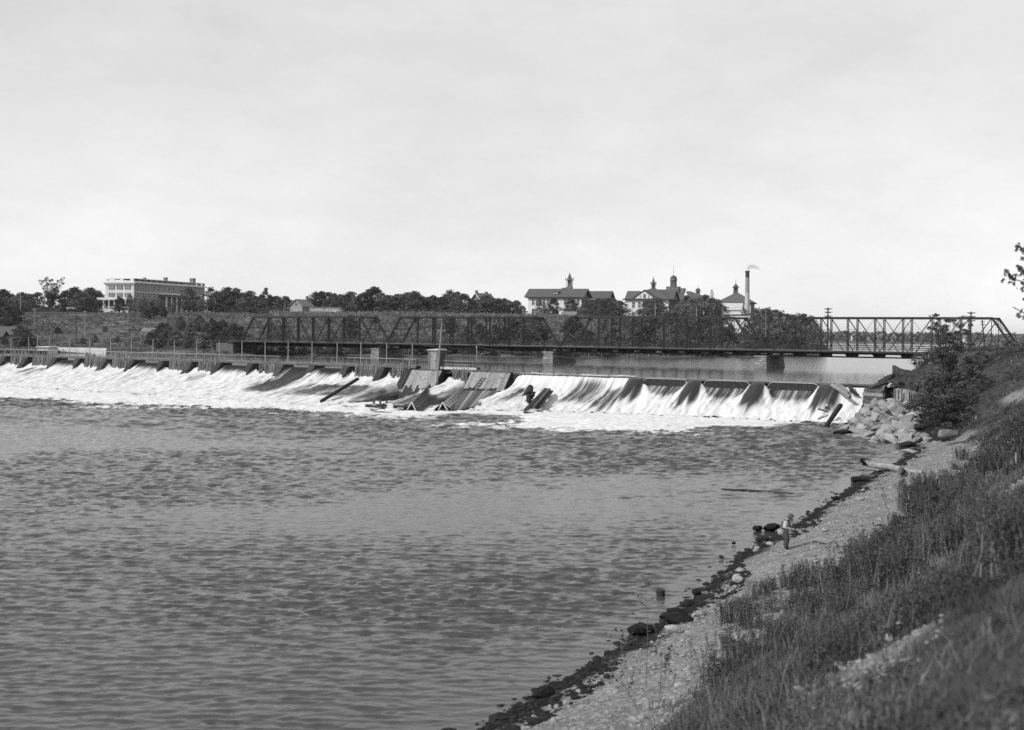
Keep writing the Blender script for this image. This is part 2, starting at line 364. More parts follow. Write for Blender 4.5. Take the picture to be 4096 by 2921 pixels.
def land_material():
    m = bpy.data.materials.new('bank_soil'); m.use_nodes = True; n, l = m.node_tree.nodes, m.node_tree.links
    b = n['Principled BSDF']; b.inputs['Specular IOR Level'].default_value = .08
    g = n.new('ShaderNodeNewGeometry')
    def noise(s, d=6, vor=False):
        t = n.new('ShaderNodeTexVoronoi' if vor else 'ShaderNodeTexNoise'); t.inputs['Scale'].default_value = s
        if not vor: t.inputs['Detail'].default_value = d; t.inputs['Roughness'].default_value = .65
        l.new(g.outputs['Position'], t.inputs['Vector']); return t.outputs[0]
    def mr(x, a, c, lo, hi):
        r = n.new('ShaderNodeMapRange'); l.new(x, r.inputs[0]); r.inputs[1].default_value = a; r.inputs[2].default_value = c; r.inputs[3].default_value = lo; r.inputs[4].default_value = hi; return r.outputs[0]
    def mix(f, a, c):
        x = n.new('ShaderNodeMix'); x.data_type = 'FLOAT'; l.new(f, x.inputs[0]); l.new(a, x.inputs[2]); l.new(c, x.inputs[3]); return x.outputs[0]
    def attr(k):
        a = n.new('ShaderNodeAttribute'); a.attribute_name = k; return a.outputs['Fac']
    def mul(a, c):
        x = n.new('ShaderNodeMath'); x.operation = 'MULTIPLY'; l.new(a, x.inputs[0]); l.new(c, x.inputs[1]); return x.outputs[0]
    peb = mr(noise(7, vor=True), 0, .9, .09, .27); coarse = mr(noise(.9, 8), .3, .7, .6, 1.3)
    beach = mul(peb, coarse)
    soil = mul(mr(noise(1.5, 8), .3, .7, .022, .072), mr(noise(.25, 5), .35, .65, .75, 1.35))
    bare = mr(noise(3.5, 8), .3, .7, .11, .27)
    mud = mr(noise(5, 6), .35, .7, .006, .028)
    v = mix(attr('beach'), soil, beach); v = mix(attr('bare'), v, bare); v = mix(attr('wet'), v, mud)
    l.new(v, b.inputs['Base Color'])
    rg = mr(attr('wet'), 0, 1, .95, .85); l.new(rg, b.inputs['Roughness'])
    bp = n.new('ShaderNodeBump'); bp.inputs['Strength'].default_value = .7; bp.inputs['Distance'].default_value = .08
    l.new(noise(7, 8), bp.inputs['Height']); l.new(bp.outputs[0], b.inputs['Normal'])
    return m
M['land'] = land_material()
def cast0(px, py, D=6.0):
    k_, m_ = ray(px,py)
    while D < 260 and EYE+m_*D > float(near_z(np.array([k_*D]),np.array([D]))[0]): D += .25 if D < 60 else .5
    return Vector((k_*D,D,0))
BARE = [(cast0(4075,1590),1.5,1.1),(cast0(4075,1940),1.2,.5),(cast0(3450,2700),.6,.34),(cast0(3590,2580),.5,.3),(cast0(3880,1740),1.2,.4)]
xs = np.arange(-30, 140.1, .6); ys = np.arange(-14, 300.1, .6)
gx, gy = np.meshgrid(xs, ys); gz = near_z(gx, gy); tt = near_t(gx, gy); ww = beach_w(gy)
nz = (fbm(gx*.8,gy*.8,4,0)-.5)
bmask = sstep(.7, -.7, tt-ww+nz*4)
wetm = sstep(-.1,.1,tt+.6+nz*1.6)*sstep(.25,-.25,tt-1.0-nz*4.0+.3*np.sin(gy*.4))*(gx*.522+gy*.853 < 157)
bare = np.zeros_like(gx)
for c, rx, ry in BARE: bare = np.maximum(bare, sstep(1.25,.55,np.hypot((gx-c.x)/rx*1.4,(gy-c.y)/(ry*3))+nz*1.3))
put('riverbank', npmesh('riverbank', np.stack([gx,gy,gz],-1).reshape(-1,3), gridfaces(*gx.shape), M['land'],
    attrs={'beach':('FLOAT',bmask),'wet':('FLOAT',wetm),'bare':('FLOAT',bare*(1-bmask))}))['kind'] = 'structure'
# the far side: one sheet from the left bank over the hill to the horizon
gu = np.concatenate([np.linspace(-6000,-420,14), np.arange(-400,420,5.0), np.linspace(440,6000,18)])
gv = np.concatenate([np.arange(100,520,5.0), np.geomspace(525,9000,60)])
fx, fy = np.meshgrid(gu, gv)
fz = far_z(fx, fy); nzr = near_z(fx, fy); nt = near_t(fx, fy)
fz = np.where(nt > -3, np.maximum(fz, np.where(sdist(FARS,fx,fy,1) > 0, -50, nzr)), fz)
inside = (fx > -26)&(fx < 136)&(fy < 296)
fz = np.where(inside, np.minimum(fz, near_z(fx,fy)-1.2), fz)
q = fx*.522+fy*.853-157.9
fz = np.where((q < 6)&(fx < -20), np.where(sdist(FARS,fx,fy,1)>0, fz, -3), fz)
def hill_material():
    m = mat('hill_grass', .085, .95, .75, .09, bump=.5, bscale=.8, detail=14)
    return m
M['hill'] = hill_material()
put('hillside', npmesh('hillside', np.stack([fx,fy,fz],-1).reshape(-1,3), gridfaces(*fx.shape), M['hill']))['kind'] = 'structure'
# merged function for placing things on the far side
def zfar(x, y): return float(far_z(np.array([x]), np.array([y]))[0])
def znear(x, y): return float(near_z(np.array([x]), np.array([y]))[0])

# ------------------------------------------------------------------ water
def ocean_tile(N, L, lmin, lmax, ang, spread, seed):
    r = np.random.default_rng(seed); k = np.fft.fftfreq(N, L/N)*2*np.pi; kx, ky = np.meshgrid(k, k); kk = np.hypot(kx, ky); kk[0,0] = 1
    lam = 2*np.pi/kk; band = np.exp(-(np.log(lam/np.sqrt(lmin*lmax))/(.5*np.log(lmax/lmin)))**2*.8)
    cosd = (kx*np.cos(ang)+ky*np.sin(ang))/kk; amp = band*kk**-1.05*(spread+(1-spread)*cosd**2)
    amp[0,0] = 0; h = np.real(np.fft.ifft2(amp*(r.normal(size=(N,N))+1j*r.normal(size=(N,N))))); return h/h.std()
T1 = ocean_tile(512, 61.0, .4, 4.0, 1.3, .2, 3); T2 = ocean_tile(512, 37.0, .25, 1.8, 1.8, .3, 5)
def samp(T, L, x, y):
    N = T.shape[0]; u = (x/L*N)%N; v = (y/L*N)%N; u0 = u.astype(int); v0 = v.astype(int); fu = u-u0; fv = v-v0; u1 = (u0+1)%N; v1 = (v0+1)%N; u0 %= N; v0 %= N
    return (T[v0,u0]*(1-fu)+T[v0,u1]*fu)*(1-fv)+(T[v1,u0]*(1-fu)+T[v1,u1]*fu)*fv
FE_PX = [-600,0,600,1100,1500,1750,2000,2300,2600,2900,3150,3350,3480]
FE_D = [40,39,34,31,26,24,23,19,27,26,19,12,8]
FE_S = [s_of(p) for p in FE_PX][::-1]; FE_D = FE_D[::-1]
def foam_edge(s): return np.interp(s, FE_S, FE_D)
LL_S = [s_of(p) for p in [-600,600,1100,1650,2000,2300,2500,2900,3480]][::-1]; LL_V = [16,16,18,20,18,12,9.5,8,8][::-1]
def apronL(s): return np.interp(s, LL_S, LL_V)
NR, NC = 760, 380
rows = np.geomspace(24, 250, NR); cols = np.linspace(0, 1, NC)
wy = np.repeat(rows[:,None], NC, 1); wx = -(.52*wy+9)+cols[None,:]*(.86*wy+14)
sd = (wx-DA.x)*DU.x+(wy-DA.y)*DU.y; dd = (wx-DA.x)*DN.x+(wy-DA.y)*DN.y
patch = .14+1.7*sstep(.28,.78,fbm(wx*.028+wy*.012+2,wy*.04-wx*.01,5,5))*(.75+.5*sstep(10,-40,wx))+.5*sstep(70,30,wy); turb = sstep(95,38,dd); patch = np.maximum(patch, (.55+.7*fbm(wx*.11,wy*.11+7,3,2))*sstep(85,45,dd))
hh = samp(T1,61.0,wx*.95+wy*.25,wy*2.1)*.0195*patch + samp(T2,37.0,wx*1.0-wy*.35,wy*1.6)*.0100*(patch+.35) + samp(T1,61.0,wx*.45-wy*.1,wy*.8+21)*.03*patch**2*.22
hh = hh*(1+.9*turb) + samp(T1,61.0,wx*.55+wy*.1,wy*.8+13)*.085*turb*(.25+1.2*fbm(wx*.05,wy*.08,3,0))
shore = sstep(-.2,4,-near_t(wx,wy)); hh *= .3+.7*shore
foam = np.where(dd > 0, sstep(1.12,.5,(dd-foam_edge(sd)*(.0+1.0))/6+ .75), 0)*(sd > -3)
foam = np.clip(sstep(foam_edge(sd)+12, foam_edge(sd)-5, dd+ (fbm(wx*.15,wy*.15,3,2)-.5)*14),0,1)
foam = np.clip(foam*.9 + .52*sstep(foam_edge(sd)+46, foam_edge(sd)+2, dd)*sstep(.30,.62,fbm(wx*.07+3,wy*.07,3,1)), 0, 1)*sstep(-1,1.5,sd+ (dd*.06))
foam = np.where(dd < -2, 0, foam)
put('river_water', npmesh('river_water', np.stack([wx-.4*hh,wy-1.2*hh,hh],-1).reshape(-1,3), gridfaces(NR,NC), M['water'], attrs={'foam':('FLOAT',foam)}))['kind'] = 'structure'
# pool above the dam
e0, e1 = dam(-9,.2,UP), dam(330,.2,UP)
mbp = MB(); nS, nB = 24, 30
pv = []; 
for i in range(nS+1):
    a = dam(-9,-.15,UP).lerp(dam(330,-.15,UP), i/nS)
    for j in range(nB+1):
        dist = 0 if j < 2 else 2.0*1.36**j
        pv.append(a - DN*dist if j else a + DN*.27 - Vector((0,0,.2)))
put('pool_water', npmesh('pool_water', np.array(pv), gridfaces(nS+1,nB+1), M['water_up']))['kind'] = 'structure'

# ------------------------------------------------------------------ spillway sheet of falling water
S_R, S_L = s_of(3475), s_of(-560)
SP = lambda p: s_of(p)
gate_px = [-180,-75,31.6,118.6,235,326,434.8,545.5,662,776.7,893.3,1019,1141.9,1266.4,1400.8,1545,1650]
gate_s = [SP(p) for p in gate_px]                       # pier positions, left to right in the photo
gate_open = {235:1, 545.5:1, 893.3:1, 1141.9:2, 1266.4:1}   # bay to the right of that pier: 1 open, 2 swirling
lip = [(2564,2760),(2809,3009),(3064,3285)]
ns_, nd_ = 900, 64
sg = np.linspace(S_R, S_L, ns_); dgv = np.linspace(0,1,nd_)**1.35
SS, TT = np.meshgrid(sg, dgv); L = apronL(SS)*1.12; DD = TT*L
z0 = np.full(ns_, 3.6); dl = np.full(ns_, 1.0); fo = np.full((nd_,ns_), .85)
def rng_s(p0, p1): return (sg <= SP(p0)) & (sg >= SP(p1))
mid = rng_s(2051,2538); z0[mid] = 4.5; dl[mid] = 1.1
for p0, p1 in [(2538,2564),(2760,2809),(3009,3064),(3285,3366)]:
    k = rng_s(p0-8,p1+8); z0[k] = 4.55; dl[k] = 4.6
for i, p in enumerate(gate_px[:-1]):
    if p in gate_open:
        k = rng_s(p, gate_px[i+1]); z0[k] = 4.42; dl[k] = 2.8
k = rng_s(3366,3480); z0[k] = 4.2; dl[k] = 2.0
blk = rng_s(1640,1772)|rng_s(1888,2046)
ker = np.exp(-np.linspace(-2,2,9)**2); ker /= ker.sum()
z0 = np.convolve(np.pad(z0,4,mode='edge'), ker, 'valid'); dl = np.convolve(np.pad(dl,4,mode='edge'), ker, 'valid')
spk = np.random.default_rng(4).random(ns_)**2; spk = np.where((z0 < 3.75)&(sg > SP(1900)), spk*.75, 0)
t_ = np.clip(DD/apronL(SS),0,1.12)
base = 3.3*(1-np.clip(t_,0,1))**1.15
ZZ = base + (z0[None,:]-3.3)*np.exp(-(DD/dl[None,:])**1.5) + spk[None,:]*np.exp(-(DD/.9)**2)
# the tongues spread sideways as they run down
TON = [(2551,3.0),(2784,2.6),(3036,2.6),(3325,3.4)]
for p0, p1 in lip:      # thin streaky film on the face below each flashboard
    k = (SS <= SP(p0-4))&(SS >= SP(p1+4))
    fo = np.where(k, .40+.30*sstep(1.5,3.2,DD)+.25*sstep(3.2,5.2,DD), fo)
for p, wd in TON:
    c = SP(p); g_ = wd*.42
    g = np.exp(-((SS-c+.1*DD)/(wd*.6*(1+.22*DD)))**2); ZZ += .85*np.exp(-(DD/4.5)**2)*(1-np.exp(-DD/1.2))*g
    core = sstep(-.7,.8,c+g_+.10*DD-SS)*sstep(-.7,.8,SS-(c-g_-.16*DD))*sstep(7.4,3.6,DD+.5*np.sin(SS*5))
    fo = fo*(1-core)+(.04+.055*DD)*core
    for ctr, w0, wk in ((c+g_+.20*DD, .30, .17), (c-g_-.42*DD, .26, .19)):     # the white plumes on both sides of a tongue
        pl = np.exp(-((SS-ctr)/(w0+wk*DD))**2)*sstep(.15,.9,DD)
        fo = np.maximum(fo, pl*1.05*sstep(9,6,DD)); ZZ += .28*pl*np.exp(-(DD/4.0)**2)
# flow leans down-left in the photo anyway; dark smooth patches
def patch_dark(pa, pb, d0, d1, lo, soft=1.2, drift=0.0):
    global fo
    a, b_ = SP(pb), SP(pa); s_ = SS-drift*DD
    k = sstep(a-soft,a+soft,s_)*sstep(b_+soft,b_-soft,s_)*sstep(d0-1,d0+.6,DD)*sstep(d1+2,d1-2,DD)
    fo = fo*(1-k)+lo*k
for i, p in enumerate(gate_px[:-1]):
    if p in gate_open: patch_dark(p+8, gate_px[i+1]-8, -2, 1.5 if gate_open[p] == 1 else 11, .10 if gate_open[p]==1 else .22, .8 if gate_open[p]==1 else 1.6)
patch_dark(1180,1262, 2, 13, .24, 2.2); patch_dark(1340,1620, 6, 14, .36, 3.5); patch_dark(2323,2440, .6, 7, .40, 2.0)
patch_dark(2110,2160,3,10,.45,1); patch_dark(150,230,2,7,.6,1.0); patch_dark(560,600,2,9,.62,.8); patch_dark(830,880,2,8,.62,.8); patch_dark(2440,2530,2,8,.5,1)
patch_dark(1790,1890,9,18,.42,1)
fo = np.where((DD > apronL(SS)*.9), np.maximum(fo,.8), fo)
hb = samp(T2,37.0,SS*1.2,DD*.22)*.10+samp(T1,61.0,SS*2.4,DD*.3+7)*.07
ZZ += hb*sstep(.3,3,DD)*(.4+.6*np.clip(fo,0,1))
bk = np.exp(-np.linspace(-2,2,17)**2); bk /= bk.sum(); bwt = np.convolve(np.pad(blk.astype(float),8,mode='edge'), bk, 'valid')[None,:]*sstep(21,17,DD)
ZZ = ZZ*(1-bwt)+np.minimum(ZZ,-.5)*bwt; fo = fo*(1-.75*np.clip(bwt*1.6,0,1))
XX = DA.x+DU.x*SS+DN.x*DD; YY = DA.y+DU.y*SS+DN.y*DD
put('spillway_water', npmesh('spillway_water', np.stack([XX,YY,ZZ],-1).reshape(-1,3), gridfaces(nd_,ns_)[:, ::-1], M['spill'],
    attrs={'foam':('FLOAT',np.clip(fo,0,1)),'flow':('FLOAT_VECTOR',np.stack([SS,DD,ZZ*0],-1))}))['kind'] = 'structure'

# ------------------------------------------------------------------ dam
damr = empty('timber_dam', dam(S_R+60,0,0), 0, 'long dam of dark gate piers, needle timbers and plank walkway across the river', 'dam')
# core wall under the crest (solid face the water falls over)
def wall_seg(name, p0, p1, ztop, dfr, m, thick=1.2, zb=-1.0):
    a, b = SP(p0), SP(p1)
    return MB().hexa([dam(a,dfr,zb),dam(b,dfr,zb),dam(b,dfr-thick,zb),dam(a,dfr-thick,zb)],[dam(a,dfr,ztop),dam(b,dfr,ztop),dam(b,dfr-thick,ztop),dam(a,dfr-thick,ztop)]).build(name, m, damr)
wall_seg('sill_wall', -560, 1650, 3.0, -.35, M['wet_timber'])
wall_seg('crest_wall', 2040, 2560, 4.3, -.05, M['wet_timber'])
wall_seg('crest_wall', 2540, 3480, 3.9, -.6, M['wet_timber'])
wall_seg('crest_wall', 1640, 2046, 3.0, -.4, M['wet_timber'])
for p0, p1 in lip:      # flashboards, each topped by a pale tube painting the sheen on the water
    a, b = SP(p0)-.15, SP(p1)+.15; mb = MB(); nseg = 16; w = a-b
    top = []; bot = []
    for i in range(nseg+1):
        u = i/nseg; s_ = a-(a-b)*u; e = min(u,1-u)*w; r_ = 1.0
        zt = UP-.10-(r_-math.sqrt(max(0,r_*r_-(r_-min(e,r_))**2)))*.75
        top.append((s_,zt))
    for i in range(nseg):
        (s0,z0_),(s1,z1_) = top[i],top[i+1]
        mb.hexa([dam(s0,.12,2.2),dam(s1,.12,2.2),dam(s1,-.1,2.2),dam(s0,-.1,2.2)],[dam(s0,.12,z0_),dam(s1,.12,z1_),dam(s1,-.1,z1_),dam(s0,-.1,z0_)])
    fb = mb.build('flashboard', M['wet_timber'], damr)
    lipm = MB().tube([dam(s_,.05,zt+.06) for s_,zt in top], .06, 6)
    lo = lipm.build('lip_sheen', M['lip'], fb, smooth=True)
M['pier_dark'] = mat('dark_pier_timber', .042, .9, .5, 1.6, rv=.3, bump=.3)
# gate piers: one wedge mesh shared
prof = [(-2.2,5.02),(.45,5.02),(2.7,2.3),(3.3,-.5),(-2.2,-.5)]
mbg = MB(); vs = [(-.62,-d,z) for d,z in prof]+[(.62,-d,z) for d,z in prof]; n5 = len(prof)
mbg.add(vs, [tuple(range(n5)), tuple(reversed(range(n5,2*n5)))]+[(i,i+n5,(i+1)%n5+n5,(i+1)%n5) for i in range(n5)])
pier_me = mbg.mesh('gate_pier', M['pier_dark'])
bm = bmesh.new(); bm.from_mesh(pier_me); bmesh.ops.recalc_face_normals(bm, faces=bm.faces[:]); bm.to_mesh(pier_me); bm.free()
RD = Matrix(((-DU.x,-DN.x,0,0),(-DU.y,-DN.y,0,0),(0,0,1,0),(0,0,0,1)))   # local x: to the right along the crest, local y: upstream
for s_ in gate_s: put('gate_pier', pier_me, None, damr, Matrix.Translation(dam(s_+.62,0,0)) @ RD)
# walkway
ZW = 5.40
def walkway(p0, p1, m):
    a, b = SP(p0), SP(p1)
    for o in (.45, -.75): beamo('walkway_beam', dam(a,o,ZW-.18), dam(b,o,ZW-.18), .16, .34, m, damr)
    nb = max(2, int(abs(a-b)/6))
    for i in range(nb):
        beamo('walkway_plank', dam(a+(b-a)*i/nb,.2,ZW+.03), dam(a+(b-a)*(i+.99)/nb,.2,ZW+.03), .5, .06, M['plank'], damr)
        beamo('walkway_plank', dam(a+(b-a)*i/nb,-.42,ZW+.03), dam(a+(b-a)*(i+.99)/nb,-.42,ZW+.03), .5, .06, M['plank'], damr)
walkway(-560, 1672, M['plank_dark'])
walkway(1768, 1912, M['pale_board'])
# needles in the closed bays: each one a stick of its own
needle_me = [MB().hexa([(-.085,.05,0),(.085,.05,0),(.085,-.05,0),(-.085,-.05,0)][::-1],[(-.075,.05,1),(.08,.05,1),(.08,-.05,1),(-.075,-.05,1)][::-1]).mesh('needle', M['needle'])]
bm = bmesh.new(); bm.from_mesh(needle_me[0]); bmesh.ops.recalc_face_normals(bm, faces=bm.faces[:]); bm.to_mesh(needle_me[0]); bm.free()
def needles(pa, pb, tall):
    a, b = SP(pa)-1.25 if tall else SP(pa), SP(pb); n = int((a-b)/.30)
    for i in range(n):
        s_ = a-(i+.5)*.30+U(-.03,.03); d_ = .35+U(-.03,.05); zt = ZW+ (U(.35,.95) if random.random() < tall else U(-.1,.1))
        Rm = Matrix.Translation(dam(s_,d_+.5,2.2)) @ RD @ Matrix.Rotation(U(-.02,.02),4,'Y') @ Matrix.Rotation(-.13,4,'X') @ Matrix.Diagonal((U(.85,1.45),1,(zt-2.2)*1.01,1))
        put('needle', needle_me[0], None, damr, Rm)
for i, p in enumerate(gate_px[:-1]):
    if p not in gate_open and p > -120: needles(p+4, gate_px[i+1]-4, .55 if p != 1019 else .7)
needles(1792, 1886, .05)
# railing on the walkway
for i in range(46):
    s_ = SP(-60)+(SP(1668)-SP(-60))*i/45
    beamo('rail_post', dam(s_,.5,ZW), dam(s_,.5,ZW+1.1+U(-.06,.06)), .08, .08, M['pole'], damr)
for p0, p1 in [(-60,560),(560,900),(1395,1672)]:
    beamo('rail', dam(SP(p0),.5,ZW+1.12), dam(SP(p1),.5,ZW+1.12), .06, .09, M['pole_pale'], damr)
beamo('rail', dam(SP(900),.5,ZW+1.05), dam(SP(1130),.5,ZW+1.05), .05, .07, M['pole_pale'], damr)
for p in (1784, 1890, 1905): beamo('rail_post', dam(SP(p),.5,ZW), dam(SP(p),.5,ZW+1.25), .13, .13, M['pole_dark'], damr)
for zz in (.45,.95): beamo('rail', dam(SP(1776),.5,ZW+zz), dam(SP(1905),.5,ZW+zz), .05, .06, M['pole_pale'], damr)
# wire poles on the walkway, each a thing of its own
pole_px = [31,102,137,186,265,346,430,513,600,685,775,865,956,1049,1141,1237,1337,1432,1535,1638]
for i, p in enumerate(pole_px[::-1]):
    s_ = SP(p); r = empty('wire_pole', dam(s_,-.7,ZW+.05), 0, 'thin wooden wire pole on the dam walkway, %s from the wooden shed' % ORD[i], 'pole', 'thin poles along the dam walkway')
    h = U(3.45,3.65)
    MB().tube([dam(s_,-.7,ZW+.06), dam(s_+U(-.04,.04),-.7,ZW+h)], [.085,.065], 6).build('shaft', M['pole_pale'], r)
    MB().lathe([(.04,0),(.07,.04),(.07,.12),(.03,.15)],6,dam(s_,-.7,ZW+h)).build('insulator', M['pole'], r)
def wire(name, pts, r=.018, sag=.25, label=None):
    mb = MB(); P = []
    for a, b in zip(pts[:-1], pts[1:]):
        for k in range(6): u = k/6; q_ = a.lerp(b,u); q_.z -= sag*4*u*(1-u); P.append(q_)
    P.append(pts[-1]); o = mb.tube(P, r, 4).build(name, M['wire'])
    return tag(o, label, 'wire')
wire('overhead_wire', [dam(SP(p),-.7,ZW+3.65) for p in pole_px]+[dam(SP(1772),-.3,ZW+3.1), dam(SP(1908),-.7,ZW+3.1), dam(SP(2440),-.5,6.9)], .032, .12, 'thin wire strung along the pole tops over the dam')
wp = empty('wire_pole', dam(SP(1908),.1,4.9), 0, 'thin wooden wire pole at the end of the short pale walkway', 'pole', 'thin poles along the dam walkway')
MB().tube([dam(SP(1908),.1,4.9), dam(SP(1908)+.05,.1,8.6)], [.11,.08], 6).build('shaft', M['pole'], wp)
MB().lathe([(.05,0),(.08,.05),(.08,.14),(.04,.18)],6,dam(SP(1908)+.05,.1,8.6)).build('insulator', M['trim'], wp)
tag(MB().tube([dam(SP(2054),.2,4.6), dam(SP(2054),.2,7.2)], .035, 5).build('iron_rod', M['wire']), 'thin upright iron rod on the dam crest right of the plank block', 'rod')

# ---- the two planked cribs with their ridged aprons
def crib(pa, pb, name, lab, side_dark=True):
    a, b = SP(pa), SP(pb)     # a > b (a is left in the photo)
    r = empty(name, dam((a+b)/2,2,0), 0, lab, 'crib')
    core = MB()
    core.hexa([dam(a,4.6,-.6),dam(b,4.6,-.6),dam(b,-2.4,-.6),dam(a,-2.4,-.6)],[dam(a-.05,.25,4.78),dam(b+.05,.25,4.78),dam(b+.05,-2.4,4.78),dam(a-.05,-2.4,4.78)])
    core.build('crib_core', M['wet_timber'], r)
    n = max(6, int((a-b)/.42)); w = (a-b)/n
    for i in range(n):       # face planks run down the slope
        s0 = a-i*w-.015; s1 = a-(i+1)*w+.015; cut = U(1.75,2.5) if random.random() < .75 else U(1.1,1.7)
        o = U(.07,.11)
        def pt(s_,z,off): 
            u = (4.78-z)/(5.38); return dam(s_, .25+4.35*u+off, z)
        mb = MB().hexa([pt(s0,cut,o),pt(s1,cut,o),pt(s1,cut,.0),pt(s0,cut,.0)],[pt(s0,4.86,o),pt(s1,4.86,o),pt(s1,4.86,0),pt(s0,4.86,0)])
        mb.build('face_plank', M['plank'], r)
    nt = 5
    for i in range(nt):
        d0 = .2-i*.5; beamo('deck_plank', dam(a+.15,d0,4.84+U(0,.03)), dam(b-.1,d0,4.84+U(0,.03)), .46, .09, M['plank_dark'], r)
    return r
cr1 = crib(1640,1772,'timber_crib','weathered plank crib below the wooden shed, smaller of the two')
cr2 = crib(1890,2048,'timber_crib','wide weathered plank crib with a ladder on its sloping face')
def ridge(name, apex0, apex1, wl, wr, drop, lab, dark=False):
    """A-frame ridge of planks running down to the water; apex0 upstream, apex1 downstream"""
    r = empty(name, (apex1.x,apex1.y,0), 0, lab, 'apron')
    n = 9; dv = (apex1-apex0)
    for side, wd in ((1,wl),(-1,wr)):
        lat = DU*side
        for i in range(5):      # planks run along the ridge, lapped down the side
            u0, u1 = i/5, (i+1)/5-.015
            def q_(ap, u, off): 
                p = ap+lat*wd*u*(.75 if ap is apex0 else 1); p = p.copy(); p.z = ap.z*(1-u*drop)+off+(-.35 if u >= .98 else 0); return p
            mb = MB()
            o = .04+.02*((i*7)%3)
            A0,A1,B0,B1 = q_(apex0,u0,o),q_(apex0,u1,o),q_(apex1,u0,o),q_(apex1,u1,o)
            up = Vector((0,0,.1))
            pts = [A0-up,B0-up,B1-up,A1-up] if side > 0 else [A0-up,A1-up,B1-up,B0-up]
            mb.hexa(pts, [p+up for p in pts])
            mm = bpy.data.meshes
            ob = mb.build('apron_plank', M['plank_dark'] if (dark or i > 2 or side > 0) else M['plank'], r)
            bm = bmesh.new(); bm.from_mesh(ob.data); bmesh.ops.recalc_face_normals(bm, faces=bm.faces[:]); bm.to_mesh(ob.data); bm.free()
    # dark sheet as interior shade and the pale barge boards on the open lower end
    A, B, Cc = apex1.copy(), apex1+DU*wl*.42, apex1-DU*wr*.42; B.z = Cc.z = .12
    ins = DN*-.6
    MB().add([A+ins,B+ins,Cc+ins],[(0,1,2)]).build('hollow_shade', M['vest'], r)
    for e in (B, Cc): beamo('barge_board', A+DN*.03+Vector((0,0,.1)), e+DN*.03, .14, .20, M['pale_board'], r, up=DN)
    return r
def damq(px, py, z): return gnd(px, py, z)
ridge('crib_apron', dam(SP(1764),3.0,2.7), gnd(1648,1612,1.15), 1.9, 1.7, .98, 'dark ridged plank apron running down to the water below the shed', True)
ridge('crib_apron', dam(SP(1896),3.4,2.4), gnd(1772,1612,1.15), 1.7, 2.0, .95, 'long ridged plank apron below the ladder crib with an open end')
# broad plank slab right of the second ridge
slab = empty('plank_slab', gnd(1960,1600,.8), 0, 'broad sloping plank slab between the ladder crib and the white water', 'slab')
a0, a1 = dam(SP(1902),3.6,1.9), dam(SP(2044),3.2,2.1); b0, b1 = gnd(1800,1642,.2), gnd(1935,1620,.45)
for i in range(9):
    u0, u1 = i/9, (i+1)/9-.01; z = Vector((0,0,U(0,.05))); up = Vector((0,0,.16))
    pts = [b0.lerp(b1,u0)+z, b0.lerp(b1,u1)+z, a0.lerp(a1,u1)+z, a0.lerp(a1,u0)+z]
    MB().hexa([p-up for p in pts], pts).build('slab_plank', M['plank'] if i in (2,5,6) else M['plank_dark'], slab)
bb = [b1, a1, a1+DU*-1.0, b1+DU*-1.0]; 
MB().hexa([b1-Vector((0,0,1.2)), gnd(1948,1624,-.3), dam(SP(2046)-.3,2.8,-.3), a1-Vector((0,0,2.5))],[b1, gnd(1948,1624,.1), dam(SP(2046)-.3,2.8,1.9), a1]).build('slab_side', M['wet_timber'], slab)
# ladder on the wide crib
lad = empty('ladder', dam(SP(1945),2.4,2.2), 0, 'short wooden ladder leaning on the plank face of the wide crib', 'ladder')
def cf(s_, z, off=.2): return dam(s_, .25+4.35*(4.78-z)/5.38+off, z)
l0, l1 = (SP(1952), 3.95), (SP(1934), 1.9)
for o in (-.35,.35): beamo('side_rail', cf(l0[0]+o,l0[1]), cf(l1[0]+o,l1[1]), .09, .07, M['pole_dark'], lad)
for i in range(6):
    u = (i+.5)/6; s_ = l0[0]+(l1[0]-l0[0])*u; z = l0[1]+(l1[1]-l0[1])*u; beamo('rung', cf(s_-.35,z,.24), cf(s_+.35,z,.24), .07, .06, M['pole_dark'], lad)
# shed on the first crib
shed = empty('wooden_shed', dam(SP(1745),-.6,4.9), 0, 'small dark board shed with a flat roof standing on the dam', 'shed')
sa, sb, s0d, s1d, zb, zt = SP(1721), SP(1757), .5, -1.6, 4.9, 8.0
for i in range(9):
    w = (sa-sb)/9; x0, x1 = sa-i*w-.01, sa-(i+1)*w+.01
    MB().hexa([dam(x0,s0d,zb),dam(x1,s0d,zb),dam(x1,s0d-.06,zb),dam(x0,s0d-.06,zb)],[dam(x0,s0d,zt),dam(x1,s0d,zt),dam(x1,s0d-.06,zt),dam(x0,s0d-.06,zt)]).build('wall_board', M['plank'] if i != 1 else M['plank_dark'], shed)
MB().hexa([dam(sa-.08,s0d-.09,zb),dam(sb+.08,s0d-.09,zb),dam(sb+.08,s1d,zb),dam(sa-.08,s1d,zb)],[dam(sa-.08,s0d-.09,zt),dam(sb+.08,s0d-.09,zt),dam(sb+.08,s1d,zt),dam(sa-.08,s1d,zt)]).build('inner_wall', M['door'], shed)
for i in range(7):
    dd0 = s0d-i*.3; MB().hexa([dam(sb+.06,dd0,zb),dam(sb,dd0,zb),dam(sb,dd0-.28,zb),dam(sb+.06,dd0-.28,zb)],[dam(sb+.06,dd0,zt),dam(sb,dd0,zt),dam(sb,dd0-.28,zt),dam(sb+.06,dd0-.28,zt)]).build('wall_board', M['plank_dark'], shed)
